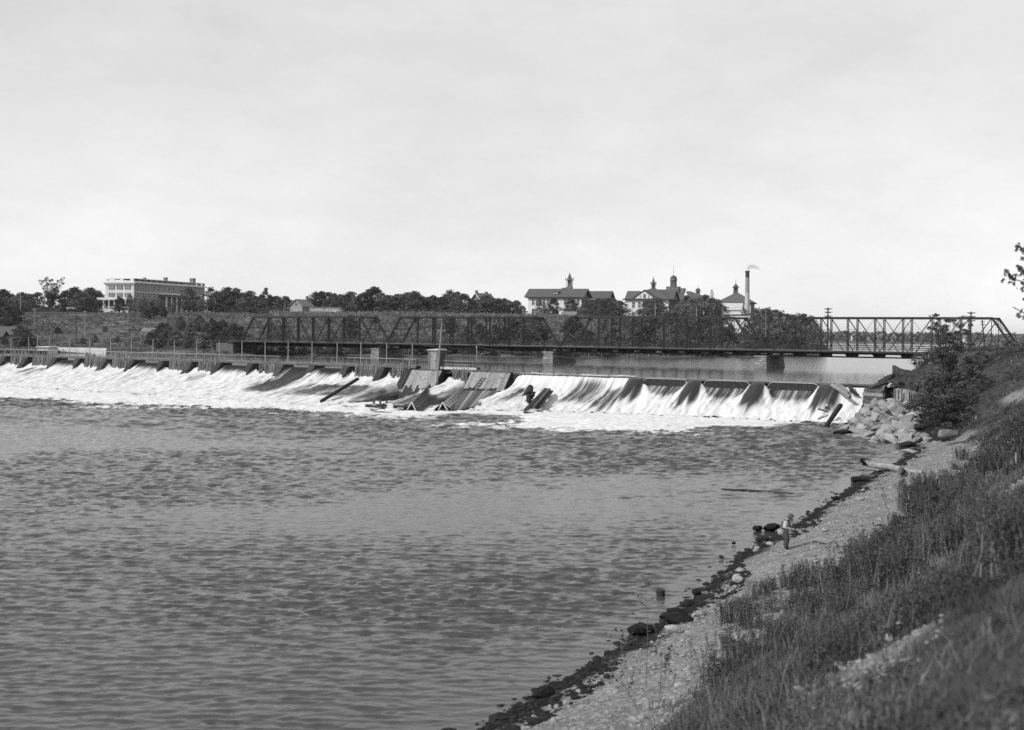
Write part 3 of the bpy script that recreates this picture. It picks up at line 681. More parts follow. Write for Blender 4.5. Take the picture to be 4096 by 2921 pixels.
MB().hexa([dam(sa+.2,s0d+.25,zt+.02),dam(sb-.2,s0d+.25,zt+.02),dam(sb-.2,s1d-.2,zt+.02),dam(sa+.2,s1d-.2,zt+.02)],[dam(sa+.2,s0d+.25,zt+.12),dam(sb-.2,s0d+.25,zt+.12),dam(sb-.2,s1d-.2,zt+.22),dam(sa+.2,s1d-.2,zt+.22)]).build('roof', M['pale_board'], shed)
for s_ in (sa-.02, sb+.02): beamo('corner_post', dam(s_,s0d+.05,zb-2.6 if s_ < sa-.1 else zb), dam(s_,s0d+.05,zt), .14, .14, M['pole'], shed)
# leaning utility pole by the shed
up_ = empty('utility_pole', dam(SP(1771),1.4,3.2), 0, 'tall wooden utility pole with one crossarm beside the dam shed', 'pole')
MB().tube([dam(SP(1770),1.6,2.6), dam(SP(1772),.6,11.0), dam(SP(1773),.5,13.2)], [.19,.13,.03], 8).build('shaft', M['pole'], up_)
beamo('crossarm', dam(SP(1772)-.8,.55,11.2), dam(SP(1772)+.8,.55,11.2), .1, .12, M['pole'], up_)
for i, zz in enumerate((6.9,7.5,6.2)): MB().lathe([(.1,0),(.16,.06),(.16,.2),(.06,.24)],6,dam(SP(1772)-.25,.9,zz)).build('insulator', M['dark_trim'], up_)
# boards lying along the crest between the ladder crib and the first tongue
bl = [(2055,1498,2150,1494,.30),(2128,1497,2175,1493,.35),(2150,1500,2245,1502,.25),(2230,1500,2330,1503,.28),(2325,1506,2438,1505,.42),(2330,1512,2420,1508,.2),(2400,1510,2470,1511,.25),(2470,1508,2541,1521,.3),(2440,1505,2512,1510,.22)]
for i, (x0,y0,x1,y1,w) in enumerate(bl):
    p0, p1 = dam(SP(x0),U(-.4,.3),4.75+U(0,.15)), dam(SP(x1),U(-.4,.3),4.72+U(0,.15))
    beamo('loose_plank', p0, p1, w, .12, M['pale_board'] if i%3 else M['plank'], None)
    tag(bpy.data.objects[-1] if False else C.objects[-1], 'weathered loose plank lying along the dam crest, %s from the ladder crib' % ORD[i], 'plank', 'planks along the dam crest')
for i, p in enumerate((2100,2160,2215,2268,2310)):
    st = MB().tube([dam(SP(p),.1,4.3), dam(SP(p)+.03,.1,5.25)], .05, 5).build('iron_pin', M['wire']); tag(st, 'short iron pin on the plank-lined crest, %s from the left' % ORD[i], 'pin', 'pins on the dam crest')

# ------------------------------------------------------------------ truss bridge
B0 = Vector((-69.9, 308.0, 0)); BE = Vector((87.3, 205.2, 0)); BU = (BE-B0).normalized(); BN = Vector((-BU.y, BU.x, 0))   # BN: away from the camera
if BN.y < 0: BN = -BN
TOT = (BE-B0).length; SPAN = TOT/4.15; GAP = SPAN*.05; BW = 5.85
ZB, ZD, ZT = 7.0, 8.15, 14.27
def bp(s, w, z): return B0 + BU*s + BN*w + Vector((0,0,z))
br = empty('truss_bridge', bp(TOT/2,BW/2,UP), 0, 'dark steel through-truss bridge of four spans on stone piers', 'bridge')
S_, SD_ = M['steel'], M['steel_dark']
def lattice_me():
    mb = MB()
    for x in (-.5,.5): mb.box(x-.09 if x > 0 else x, x if x > 0 else x+.09, -.5,.5,-.5,.5) if False else mb.box(-.5 if x < 0 else .32, -.32 if x < 0 else .5, -.5,.5, -.5,.5)
    n = 12
    for i in range(n):
        z0 = -.5+i/n; mb.hexa([(-.32,-.3,z0),(.32,-.3,z0+.5/n),(.32,.3,z0+.5/n),(-.32,.3,z0)],[(-.32,-.3,z0+.018),(.32,-.3,z0+.5/n+.018),(.32,.3,z0+.5/n+.018),(-.32,.3,z0+.018)])
        mb.hexa([(-.32,-.3,z0+1/n),(.32,-.3,z0+.5/n),(.32,.3,z0+.5/n),(-.32,.3,z0+1/n)],[(-.32,-.3,z0+1/n+.018),(.32,-.3,z0+.5/n+.018),(.32,.3,z0+.5/n+.018),(-.32,.3,z0+1/n+.018)])
    return mb.mesh('post', S_)
lat = lattice_me()
RB = Matrix(((BU.x,BN.x,0,0),(BU.y,BN.y,0,0),(0,0,1,0),(0,0,0,1)))
brk = MB().hexa([(-.08,0,0),(.08,0,0),(.08,BW,0),(-.08,BW,0)],[(-.08,-1.5,.95),(.08,-1.5,.95),(.08,BW+1.5,.95),(-.08,BW+1.5,.95)]).mesh('floor_beam', SD_)
for k in range(4):
    s0 = k*(SPAN+GAP); pan = SPAN/9
    for w in (0, BW):
        beamo('top_chord', bp(s0+pan-.15,w,ZT), bp(s0+8*pan+.15,w,ZT), .42, .36, S_, br)
        beamo('bottom_chord', bp(s0,w,ZB), bp(s0+SPAN,w,ZB), .22, .16, S_, br)
        beamo('end_post', bp(s0,w,ZB), bp(s0+pan,w,ZT+.1), .42, .36, S_, br)
        beamo('end_post', bp(s0+SPAN,w,ZB), bp(s0+8*pan,w,ZT+.1), .42, .36, S_, br)
        for i in range(1,9):
            if i in (1,8): beamo('hanger', bp(s0+i*pan,w,ZB), bp(s0+i*pan,w,ZT), .1, .1, S_, br)
            else: put('post', lat, None, br, Matrix.Translation(bp(s0+i*pan,w,(ZB+ZT)/2)) @ RB @ Matrix.Diagonal((.36,.26,ZT-ZB,1)))
        for i in range(1,4): 
            beamo('diagonal', bp(s0+i*pan,w,ZT), bp(s0+(i+1)*pan,w,ZB), .13, .16, S_, br)
            beamo('diagonal', bp(s0+(9-i)*pan,w,ZT), bp(s0+(8-i)*pan,w,ZB), .13, .16, S_, br)
        beamo('diagonal', bp(s0+4*pan,w,ZT), bp(s0+5*pan,w-.06,ZB), .1, .12, S_, br); beamo('diagonal', bp(s0+5*pan,w,ZT), bp(s0+4*pan,w+.06,ZB), .1, .12, S_, br)
        beamo('counter', bp(s0+3*pan,w,ZB), bp(s0+4*pan,w,ZT), .05, .05, S_, br); beamo('counter', bp(s0+6*pan,w,ZB), bp(s0+5*pan,w,ZT), .05, .05, S_, br)
    for i in range(0,10):
        if 0 < i < 9: put('floor_beam', brk, None, br, Matrix.Translation(bp(s0+i*pan,0,ZB-.02)) @ RB)
        if 1 <= i <= 8:
            beamo('top_strut', bp(s0+i*pan,.2,ZT), bp(s0+i*pan,BW-.2,ZT), .16, .2, S_, br)
            if 2 <= i <= 7:
                for dz in (-2.15,-2.45): beamo('sway_strut', bp(s0+i*pan,.1,ZT+dz), bp(s0+i*pan,BW-.1,ZT+dz), .06, .06, S_, br)
        if 1 <= i <= 7:
            beamo('top_lateral', bp(s0+i*pan,.2,ZT), bp(s0+(i+1)*pan,BW-.2,ZT), .05, .05, S_, br)
    for e, dr in ((0,1),(SPAN,-1)):    # portal frames
        for f in (.98,.62): beamo('portal_strut', bp(s0+e+dr*pan*f,.1,ZB+(ZT-ZB)*f), bp(s0+e+dr*pan*f,BW-.1,ZB+(ZT-ZB)*f), .14, .2, S_, br)
        beamo('portal_brace', bp(s0+e+dr*pan*.62,.1,ZB+(ZT-ZB)*.62), bp(s0+e+dr*pan*.98,BW-.1,ZB+(ZT-ZB)*.98), .06, .08, S_, br)
        beamo('portal_brace', bp(s0+e+dr*pan*.62,BW-.1,ZB+(ZT-ZB)*.62), bp(s0+e+dr*pan*.98,.1,ZB+(ZT-ZB)*.98), .06, .08, S_, br)
    a, b = s0-GAP/2, s0+SPAN+GAP/2
    if k == 0: a = -3.5
    if k == 3: b = TOT+14
    beamo('deck', bp(a+.01,BW/2,ZD-.1), bp(b-.01,BW/2,ZD-.1), BW+3.1, .2, M['deck'], br)
    for w in (-1.55, BW+1.55): beamo('fascia', bp(a+.01,w,ZD-.13), bp(b-.01,w,ZD-.13), .12, .24, SD_, br)
    for w in (.9,2.4,BW-2.4,BW-.9): beamo('stringer', bp(a+.02,w,ZD-.42), bp(b-.02,w,ZD-.42), .14, .4, SD_, br)
    for w in (-1.5, BW+1.5):
        for zz in (.35,.68,1.02): beamo('railing_bar', bp(a,w,ZD+zz), bp(b,w,ZD+zz), .05, .07, S_, br)
        mbr = MB(); nrl = int((b-a)/1.1)
        for i in range(nrl):       # woven railing lattice between the bars
            x0 = a+(b-a)*i/nrl; x1 = a+(b-a)*(i+1)/nrl
            mbr.beam(bp(x0,w,ZD+.05), bp(x1,w,ZD+1.0), .02, .02); mbr.beam(bp(x1,w,ZD+.05), bp(x0,w,ZD+1.0), .02, .02)
        lo = mbr.build('railing_lattice', S_, br); lo['kind'] = 'stuff'
# stone piers
def pier(s, zbot, zt=6.75):
    core = MB(); L2, W2, L1, W1 = 4.6, 1.05, 5.0, 1.5
    c = lambda l, w, z: bp(s+w, BW/2+l, z)
    p = core.hexa([c(-L1,-W1,zbot),c(-L1,W1,zbot),c(L1,W1,zbot),c(L1,-W1,zbot)],[c(-L2,-W2,zt),c(-L2,W2,zt),c(L2,W2,zt),c(L2,-W2,zt)]).build('pier', M['mortar'], br)
    nc = 5
    for j in range(nc):
        f0, f1 = j/nc, (j+1)/nc-.02; z0, z1 = UP-.15+(zt-UP+.15)*f0, UP-.15+(zt-UP+.15)*f1
        def dims(z): f = (z-zbot)/(zt-zbot); return L1+(L2-L1)*f+.05, W1+(W2-W1)*f+.05
        (La,Wa),(Lb,Wb) = dims(z0), dims(z1)
        off = .5*(j%2)
        nn = 2+(j%2)
        for i in range(nn):     # near end face
            e0, e1 = -1+2*i/nn+.02, -1+2*(i+1)/nn-.02; pr = U(0,.05)
            MB().hexa([c(-La-pr,e0*Wa,z0),c(-La-pr,e1*Wa,z0),c(-La+.2,e1*Wa,z0),c(-La+.2,e0*Wa,z0)],[c(-Lb-pr,e0*Wb,z1),c(-Lb-pr,e1*Wb,z1),c(-Lb+.2,e1*Wb,z1),c(-Lb+.2,e0*Wb,z1)]).build('stone', M['stone'], p)
        ns2 = 7
        for i in range(ns2):    # right-hand long face
            e0, e1 = -1+2*(i+off*.5)/ns2+.01, -1+2*min(i+1+off*.5,ns2)/ns2-.01; pr = U(0,.05)
            e0 = max(e0,-.985)
            MB().hexa([c(e0*La,Wa-.2,z0),c(e0*La,Wa+pr,z0),c(e1*La,Wa+pr,z0),c(e1*La,Wa-.2,z0)],[c(e0*Lb,Wb-.2,z1),c(e0*Lb,Wb+pr,z1),c(e1*Lb,Wb+pr,z1),c(e1*Lb,Wb-.2,z1)]).build('stone', M['stone'], p)
    beamo('cap_stone', c(-L2-.25,0,zt+.12), c(L2+.25,0,zt+.12), 2*W2+.5, .26, M['stone'], p)
for k in range(1,4): pier(k*(SPAN+GAP)-GAP/2, UP-2)
for s, w in ((-3,4.5),(TOT+5,6)):
    MB().hexa([bp(s-w,-1,3),bp(s+2,-1,3),bp(s+2,BW+1,3),bp(s-w,BW+1,3)],[bp(s-w,-1,ZD-.6),bp(s+1.6,-1,ZD-.6),bp(s+1.6,BW+1,ZD-.6),bp(s-w,BW+1,ZD-.6)]).build('abutment', M['mortar'], br)
# telephone poles standing along the bridge at the right
def telpole(name, base, top, arms, lab, m, lean=0, armdir=None, la=1.1, r=(.2,.13)):
    rt = empty(name, base, 0, lab, 'pole'); armdir = armdir or Vector((1,0,0))
    MB().tube([base, base.lerp(top,.5), top], [r[0],(r[0]+r[1])/2,r[1]], 8).build('shaft', m, rt)
    ax = (top-base).normalized()
    for d_ in arms:
        p = top-ax*d_; ar = beamo('crossarm', p-armdir*la+Vector((0,-.12,0)), p+armdir*la+Vector((0,-.12,0)), .09, .10, m, rt)
        for e in (-.85,-.5,.5,.85): MB().lathe([(.03,0),(.05,.04),(.05,.10),(.02,.12)],5,p+armdir*la*e+Vector((0,-.12,.07))).build('insulator', M['dark_trim'], ar)
    return rt
def on_bridge(px, py, w):
    k, _ = ray(px, py); o = B0+BN*w; return (k*o.y-o.x)/(BU.x-k*BU.y)
for px_, lab_, ht in ((3311,'telephone pole with three crossarms on the left part of the last bridge span',8.2),(3883,'telephone pole with three crossarms near the right end of the bridge',7.4)):
    s_p = on_bridge(px_, 1250, BW+1.15); b_ = bp(s_p, BW+1.15, ZD+.01)
    telpole('telephone_pole', b_, b_+Vector((.05,0,ht)), (.35,1.0,1.75), lab_, M['pole_dark'], la=.52, armdir=Vector((.95,-.3,0)), r=(.17,.13))
lp = at(3948,1380,262); lp.z = znear(lp.x, lp.y)-.3
telpole('telephone_pole', lp, at(3929,1281,260), (.4,1.0), 'leaning telephone pole beyond the right end of the bridge', M['pole_dark'], la=.5, r=(.17,.13))

# ------------------------------------------------------------------ right abutment, riprap, beach
def rock_me(name, m, seed, n=1, flat=.7, jag=.25, sub=2):
    """angular stone: the hull of random points on a squashed ball, edges slightly broken"""
    r = random.Random(seed); bm = bmesh.new()
    for _ in range(15 if name == 'boulder' else 34):
        v = Vector((r.gauss(0,1),r.gauss(0,1),r.gauss(0,1))).normalized()*r.uniform(.42,.56); v.z *= flat
        if name == 'boulder': v.x = max(-.46,min(.46,v.x*1.15)); v.y = max(-.42,min(.42,v.y*1.1))
        bm.verts.new(v)
    bmesh.ops.convex_hull(bm, input=bm.verts[:]); bmesh.ops.delete(bm, geom=[v for v in bm.verts if not v.link_faces], context='VERTS')
    bmesh.ops.bevel(bm, geom=bm.edges[:], offset=.02, segments=1, affect='EDGES'); bmesh.ops.recalc_face_normals(bm, faces=bm.faces[:])
    me = bpy.data.meshes.new(name); bm.to_mesh(me); bm.free(); me.materials.append(m); return me
M['rock_mid'] = mat('beach_pebble', .22, .92, .6, 3, bump=.2)
R_b = [rock_me('boulder', M['boulder'], i, flat=.62+.04*(i%4), sub=2) for i in range(9)]
R_w = [rock_me('wet_stone', M['rock_wet_gap_shade'], 40+i, flat=.6, sub=2, jag=.4) for i in range(5)]
R_p = [rock_me('pale_stone', M['rock_pale'], 70+i, flat=.62, sub=2, jag=.1) for i in range(5)]
for me in R_p: me.polygons.foreach_set('use_smooth', [True]*len(me.polygons))
def rockat(name, me, p, size, lab, cat='rock', group=None, sink=.25, rz=None, tilt=.25):
    sx, sy, sz = size
    mw = Matrix.Translation(Vector(p)+Vector((0,0,sz*(.32-sink)))) @ Matrix.Rotation(rz if rz is not None else U(0,6.28),4,'Z') @ Matrix.Rotation(U(-tilt,tilt),4,'X') @ Matrix.Rotation(U(-tilt,tilt),4,'Y') @ Matrix.Diagonal((sx,sy,sz,1))
    return tag(put(name, me, None, None, mw), lab, cat, group)
# riprap heap: a mound in front of the timber abutment
heap_poly = [(3345,1732),(3385,1700),(3425,1660),(3462,1632),(3500,1598),(3545,1590),(3600,1600),(3680,1612),(3692,1650),(3680,1690),(3650,1712),(3690,1735),(3760,1762),(3800,1790),(3740,1800),(3650,1782),(3560,1768),(3470,1755),(3400,1745)]
def inpoly(x, y, P):
    c = False; j = len(P)-1
    for i in range(len(P)):
        if (P[i][1] > y) != (P[j][1] > y) and x < (P[j][0]-P[i][0])*(y-P[i][1])/(P[j][1]-P[i][1])+P[i][0]: c = not c
        j = i
    return c
# mound surface: water edge at photo y about 1740 (z 0), top at y 1590 (z about 3.4)
def mound(px, py):
    edge = np.interp(px, [3340,3450,3560,3700,3800], [1735,1755,1770,1790,1800]); f = min(1,max(0,(edge-py)/150)); z = float(np.interp(px,[3335,3380,3430,3500],[.1,.9,1.9,3.1]))*f**.9 if px < 3500 else 3.1*f**.9
    return gnd(px, py, z)
mp_ = []
for j in range(13):
    for i in range(25):
        px = 3335+i*20; edge = np.interp(px, [3340,3450,3560,3700,3800], [1735,1755,1770,1790,1800]); py = edge+8-j*(158/12)
        p = mound(px, py); mp_.append((p.x, p.y, p.z-.75))
put('riprap_bed', npmesh('riprap_bed', np.array(mp_), gridfaces(13,25), M['rock_wet_gap_shade']))['kind'] = 'structure'  # near-black colour paints the shade deep between the boulders
cnt = 0
for j in range(12):
    nrow = 0
    py = 1600+j*15.5
    step = 25+j*.8; px = 3345+(j%2)*13
    while px < 3810:
        qx, qy = px+U(-5,5), py+U(-4,4)
        if inpoly(qx, qy, heap_poly):
            p = mound(qx, qy); s_ = U(.9,1.75)*(1.15 if qx < 3650 else .75)
            rockat('boulder', R_b[cnt%9], p, (s_*U(.95,1.35),s_*U(.8,1.05),s_*U(.75,1.15)), 'pale angular boulder, %s row from the riprap top, %s from the left' % (ORD[j], ORD[nrow]), 'boulder', 'riprap boulders', sink=.42, tilt=.5); cnt += 1; nrow += 1
        px += step*U(.8,1.2)
for i,(px,py,z,sx,sz,lab) in enumerate([(3790,1742,1.6,2.2,1.5,'large pointed boulder lying right of the riprap heap'),(3625,1775,.35,3.2,1.3,'broad pale boulder at the water edge end of the riprap'),(3565,1690,1.4,2.2,1.9,'tall grey boulder in the middle of the riprap heap'),(3495,1770,-.05,1.3,.45,'white flat stone in the water in front of the riprap'),(3640,1808,.15,2.6,.7,'pale slab leaning in the dark mud beside the riprap'),(3370,1737,.05,2.6,1.2,'dark wet boulder at the left tip of the riprap')]):
    rockat('boulder', R_b[(i*2)%9] if i != 5 else R_w[1], gnd(px,py,z), (sx,sx*.75,sz), lab, 'boulder', sink=.2, rz=.3+i)
    if i == 3: C.objects[-1].data = R_p[0]
# horizontal log crib of the abutment
ab = empty('log_crib', gnd(3495,1640,1.2), 0, 'stack of dark horizontal timbers forming the right end of the dam', 'crib')
pA, pB = at(3458,1600,151), at(3536,1600,148); pC = at(3475,1600,160)
for j in range(8):
    z = 1.0+j*.45; a = Vector((pA.x,pA.y,z)); b = Vector((pB.x,pB.y,z)); c_ = Vector((pC.x,pC.y,z))
    beamo('log', a+Vector((U(-.15,.05),0,0)), b, .42, .42, M['plank_dark'] if j%3 else M['plank'], ab)
    beamo('log', a+Vector((.25,.2,.0)), c_, .38, .40, M['wet_timber'], ab)
MB().hexa([Vector((pA.x+.4,pA.y+.3,.5)),Vector((pB.x,pB.y+.3,.5)),Vector((pB.x+3,pB.y+9,.5)),Vector((pC.x+.4,pC.y,.5))],[Vector((pA.x+.6,pA.y+.6,3.7)),Vector((pB.x,pB.y+.6,3.9)),Vector((pB.x+3,pB.y+9,4.8)),Vector((pC.x+.6,pC.y,4.2))]).build('earth_fill', M['hill'], ab)
for i,(x0,y0,x1,y1,D0,D1,w) in enumerate([(3473,1562,3545,1535,153,157,.55),(3500,1548,3560,1515,156,162,.5),(3520,1530,3572,1505,160,165,.5),(3540,1515,3590,1496,163,168,.45),(3480,1570,3530,1556,152,154,.5),(3555,1545,3585,1522,155,160,.3)]):
    beamo('crib_beam', at(x0,y0,D0), at(x1,y1,D1), w, w, M['wet_timber'] if i < 5 else M['pale_board'], ab)
# vertical sheet piling, each pile a part
shp = empty('sheet_piling', at(3630,1600,147), 0, 'row of pale upright planks holding the bank behind the riprap', 'retaining wall')
xs_ = np.linspace(3576, 3694, 17)
for i in range(16):
    x0, x1 = xs_[i]+.6, xs_[i+1]-.6; yt = np.interp(x0,[3576,3620,3694],[1553,1556,1578])+U(-3,3); yb = 1622; D = 147-.0*i+U(-.1,.12)
    if i in (5,9): D += .6
    a, b = at(x0,yb,D), at(x1,yb,D); zt_ = at(x0,yt,D).z
    MB().hexa([Vector((a.x,a.y,a.z-.6)),Vector((b.x,b.y,a.z-.6)),Vector((b.x,b.y+.2,a.z-.6)),Vector((a.x,a.y+.2,a.z-.6))],[Vector((a.x,a.y,zt_)),Vector((b.x,b.y,zt_+U(-.08,.08))),Vector((b.x,b.y+.2,zt_)),Vector((a.x,a.y+.2,zt_))]).build('pile', M['pale_board'] if i%4 else M['plank'], shp)
# dark pile fence on the pool side
pf = empty('pile_fence', at(3640,1500,168), 0, 'dark row of close-set wooden piles at the pool edge above the abutment', 'fence')
xs_ = np.linspace(3571, 3730, 24)
for i in range(23):
    x0, x1 = xs_[i]+.4, xs_[i+1]-.4; yt = np.interp(x0,[3571,3580,3600,3650,3683,3684,3692,3693,3730],[1464,1464,1476,1484,1486,1470,1470,1482,1484])+U(-2,2); D = np.interp(x0,[3571,3730],[166,163])
    a, b = at(x0,1512,D), at(x1,1512,D); zt_ = at(x0,yt,D).z
    MB().hexa([(a.x,a.y,4.0),(b.x,b.y,4.0),(b.x,b.y+.3,4.0),(a.x,a.y+.3,4.0)],[(a.x,a.y,zt_),(b.x,b.y,zt_+U(-.05,.05)),(b.x,b.y+.3,zt_),(a.x,a.y+.3,zt_)]).build('pile', M['plank_dark'], pf)
# drift logs jammed at the right end of the spillway
def log(name, pts, r, m, lab, cat='log', n=7):
    return tag(MB().tube(pts, r, n).build(name, m, smooth=False), lab, cat)
log('drift_log', [at(3328,1540,157), at(3365,1563,155), at(3400,1590,153.5)], [.26,.28,.25], M['plank'], 'upper of two parallel logs jammed on the crest at the right end of the dam')
log('drift_log', [at(3345,1535,158), at(3375,1553,157), at(3394,1574,156)], [.2,.24,.2], M['plank'], 'lower shorter log beside another on the dam crest at the right')
log('drift_log', [at(3362,1622,150), at(3330,1668,147), at(3300,1711,145)], [.32,.3,.26], M['wet_timber'], 'dark slanting log leaning in the white fall near the riprap')
log('drift_log', [at(3400,1543,157), at(3408,1565,155.5), at(3436,1583,155)], [.28,.3,.14], M['wet_timber'], 'dark crooked snag standing in the fall by the log crib')
log('drift_log', [at(3272,1676,147.5), at(3292,1666,148), at(3312,1660,148)], [.15,.15,.13], M['pale_board'], 'thin pale board end on the apron below the jammed logs')
for i,(x0,y0,x1,y1) in enumerate([(3268,1634,3312,1648),(3296,1628,3318,1640),(3306,1620,3320,1632)]):
    tag(beamo('plank_end', at(x0,y0,150), at(x1,y1,151.2), .28, .2, M['pale_board'], None), '%s of three broken pale plank ends poking from the last dark tongue' % ['lowest','middle','topmost'][i], 'plank', 'broken plank ends')
# debris in the middle of the falls
sn = empty('tree_snag', gnd(2115,1612,.8), 0, 'dark uprooted tree snag standing in the white water below the crest', 'snag')
rs = random.Random(5)
MB().tube([at(2114,1606,169.4), at(2120,1586,170.2), at(2116,1566,171), at(2122,1548,171.8), at(2120,1540,172)], [.30,.52,.62,.42,.1], 9).build('stump', M['wet_timber'], sn, smooth=True)
for i in range(17):
    a_ = at(2117+rs.gauss(0,4),1572+rs.gauss(0,9),170.4); e_ = at(2114+rs.gauss(0,15),(1618 if i < 5 else 1582)+rs.gauss(0,13 if i > 4 else 4),169.4+rs.uniform(-.5,1)); m_ = a_.lerp(e_,.5)+Vector((rs.gauss(0,.3),rs.gauss(0,.3),rs.gauss(0,.25)))
    r_ = rs.uniform(.1,.3); MB().tube([a_,m_,e_],[r_*1.2,r_,r_*.25],6).build('root', M['wet_timber'], sn, smooth=True)
lt = empty('slanting_timber', gnd(2140,1632,.5), 0, 'dark plank chute slanting down through the white water right of the snag', 'timber')
for i in range(3):
    o = DU*(-.62*i)+Vector((0,0,.12*(i%2))); beamo('timber_plank', gnd(2106+6*i,1638-3*i,.5)+o, at(2186-5*i,1556+4*i,175.6)+o, .55, .25, M['plank_dark'] if i%2 else M['wet_timber'], lt)
tl = empty('sunk_timber', gnd(1290,1606,.3), 0, 'dark beam slanting down the apron left of the plank cribs', 'timber')
beamo('beam', gnd(1284,1606,.35), at(1432,1528,190)+Vector((0,0,.5)), .4, .4, M['wet_timber'], tl)
for nm,x,y,w,lab in (('wreck_crib',1504,1622,1.5,'broken dark timber crib standing in the foam left of the aprons'),('wreck_planks',1600,1622,1.2,'tangle of broken boards at the foot of the left plank apron')):
    wr = empty(nm, gnd(x,y,0), 0, lab, 'debris')
    for i in range(9):
        c = gnd(x,y+U(-3,6),U(.1,1.0)); dx = Vector((U(.4,1)*random.choice((-1,1))*w, U(-1,1)*w, U(-.25,.3)))
        beamo('broken_board', c-dx, c+dx, .3, .25, M['wet_timber'] if i%3 else M['plank'], wr)
    if nm == 'wreck_crib':
        for o in (0,.9,1.8): beamo('upright', gnd(x-8,y+6,-.2)+Vector((o,.3*o,0)), gnd(x-8,y+6,-.2)+Vector((o,.3*o,U(.9,1.3))), .3, .35, M['plank_dark'], wr)
tag(rockat('wet_stone', R_w[0], gnd(2114,1656,0), (1.6,1.2,.8), 'small dark rock in the foam below the tree snag', 'rock'))
# things along the beach
log('drift_log', [gnd(3452,1853,.55), gnd(3500,1862,.6), gnd(3560,1868,.6), gnd(3606,1880,.65), gnd(3650,1890,.7), gnd(3690,1893,.75)], [.2,.26,.25,.26,.22,.18], M['plank'], 'long bleached drift trunk lying across the water edge', n=9)
trunk = C.objects[-1]
MB().tube([gnd(3458,1855,.6), gnd(3445,1843,.95), gnd(3440,1838,1.1)], [.18,.12,.05], 6).build('root', M['wet_timber'], trunk)
MB().tube([gnd(3606,1878,.55), gnd(3604,1884,.9), gnd(3600,1886,1.1)], [.26,.24,.14], 7).build('branch_stub', M['plank_dark'], trunk)
log('drift_log', [gnd(3408,1920,.2), gnd(3440,1917,.25), gnd(3475,1915,.3)], [.25,.25,.22], M['wet_timber'], 'short dark log lying in the shallows below the drift trunk', n=8)
log('sunken_pole', [gnd(2885,1957,.0), gnd(2990,1962,.03), gnd(3100,1971,.02), gnd(3190,1975,.0)], [.05,.075,.075,.04], M['wet_timber'], 'long thin pole floating low in the water off the beach', 'pole')
tag(MB().lathe([(.17,-.5),(.18,0),(.175,.24),(.15,.27),(.1,.25)],10,gnd(2643,2385,0)).build('wood_stump', M['wet_timber']), 'dark cut stump standing alone in the water', 'stump')
for i,(px,py,s_,lab) in enumerate([(2708,2462,.85,'largest dark pointed rock in the shallows near the stump'),(2748,2420,.6,'dark round rock behind the pointed rock in the shallows'),(2664,2470,.62,'low dark rock left of the pointed rock in the shallows'),(2786,2378,.5,'grey flat rock just breaking the water farthest from the shore'),(2802,2402,.52,'oval dark rock touching the tip of the wet shore'),(2835,2394,.55,'long dark rock on the tip of the wet shore'),(3033,2122,.8,'round dark rock in the water left of the fisherman'),(3090,2122,1.1,'dark blocky rock at the water edge just behind the fisherman'),(2720,2500,1.3,'broad dark hump of rock on the wet shore below the pointed rock'),(2560,2535,1.1,'dark weedy rock on the wet shore behind the tall weed'),(3160,2069,.6,'dark rock just breaking the water behind the hat of the fisherman'),(2934,2176,.35,'small dark rock awash left of the beach'),(2886,2232,.35,'tiny dark rock awash far from the beach'),(3048,2164,.8,'dark boulder among the pale stones left of the fisherman'),(2172,2785,.8,'dark rock at the water edge near the bottom of the picture'),(3450,1842,.6,'dark rock behind the drift trunk'),(3340,2000,.7,'dark rock on the wet shore right of the floating pole')]):
    g = gnd(px,py,.05); rockat('wet_rock', R_w[i%5], g, (s_,s_*.75,s_*.75), lab, 'rock', 'dark wet rocks', sink=.12, tilt=.2)
for i,(px,py,s_,lab) in enumerate([(2963,2280,.5,'large pale rounded stone on the dark band, upper of a pair'),(2952,2330,.72,'largest pale rounded stone at the inner edge of the dark band'),(2948,2301,.36,'small pale stone between the two large rounded ones'),(3028,2180,.45,'pale oblong stone, upper left of the cluster near the fisherman'),(3024,2196,.42,'pale oblong stone, lower left of the cluster near the fisherman'),(3080,2172,.5,'pale block stone just left of the boots of the fisherman'),(2690,2533,.8,'flat pale stone at the beach edge by the broad dark hump'),(2800,2462,.5,'thin pale stone near the edge of the dark band'),(3306,2184,1.15,'big flat slab of stone lying alone on the beach'),(3300,2122,.5,'low stone on the beach behind the big slab'),(3590,1790,.4,'pale stone in the mud near the riprap'),(3500,1945,.35,'pale stone on the mud below the drift trunk'),(3440,1992,.7,'pale stone group at the head of the wide beach')]):
    g = gnd(px,py,.3 if px < 3250 else .6); g.z = max(.03, znear(g.x,g.y)); rockat('pale_rock', R_p[i%5], g, (s_,s_*.8,s_*(.8 if i != 8 else .5)), lab, 'rock', 'pale beach stones', sink=.1, tilt=.15)
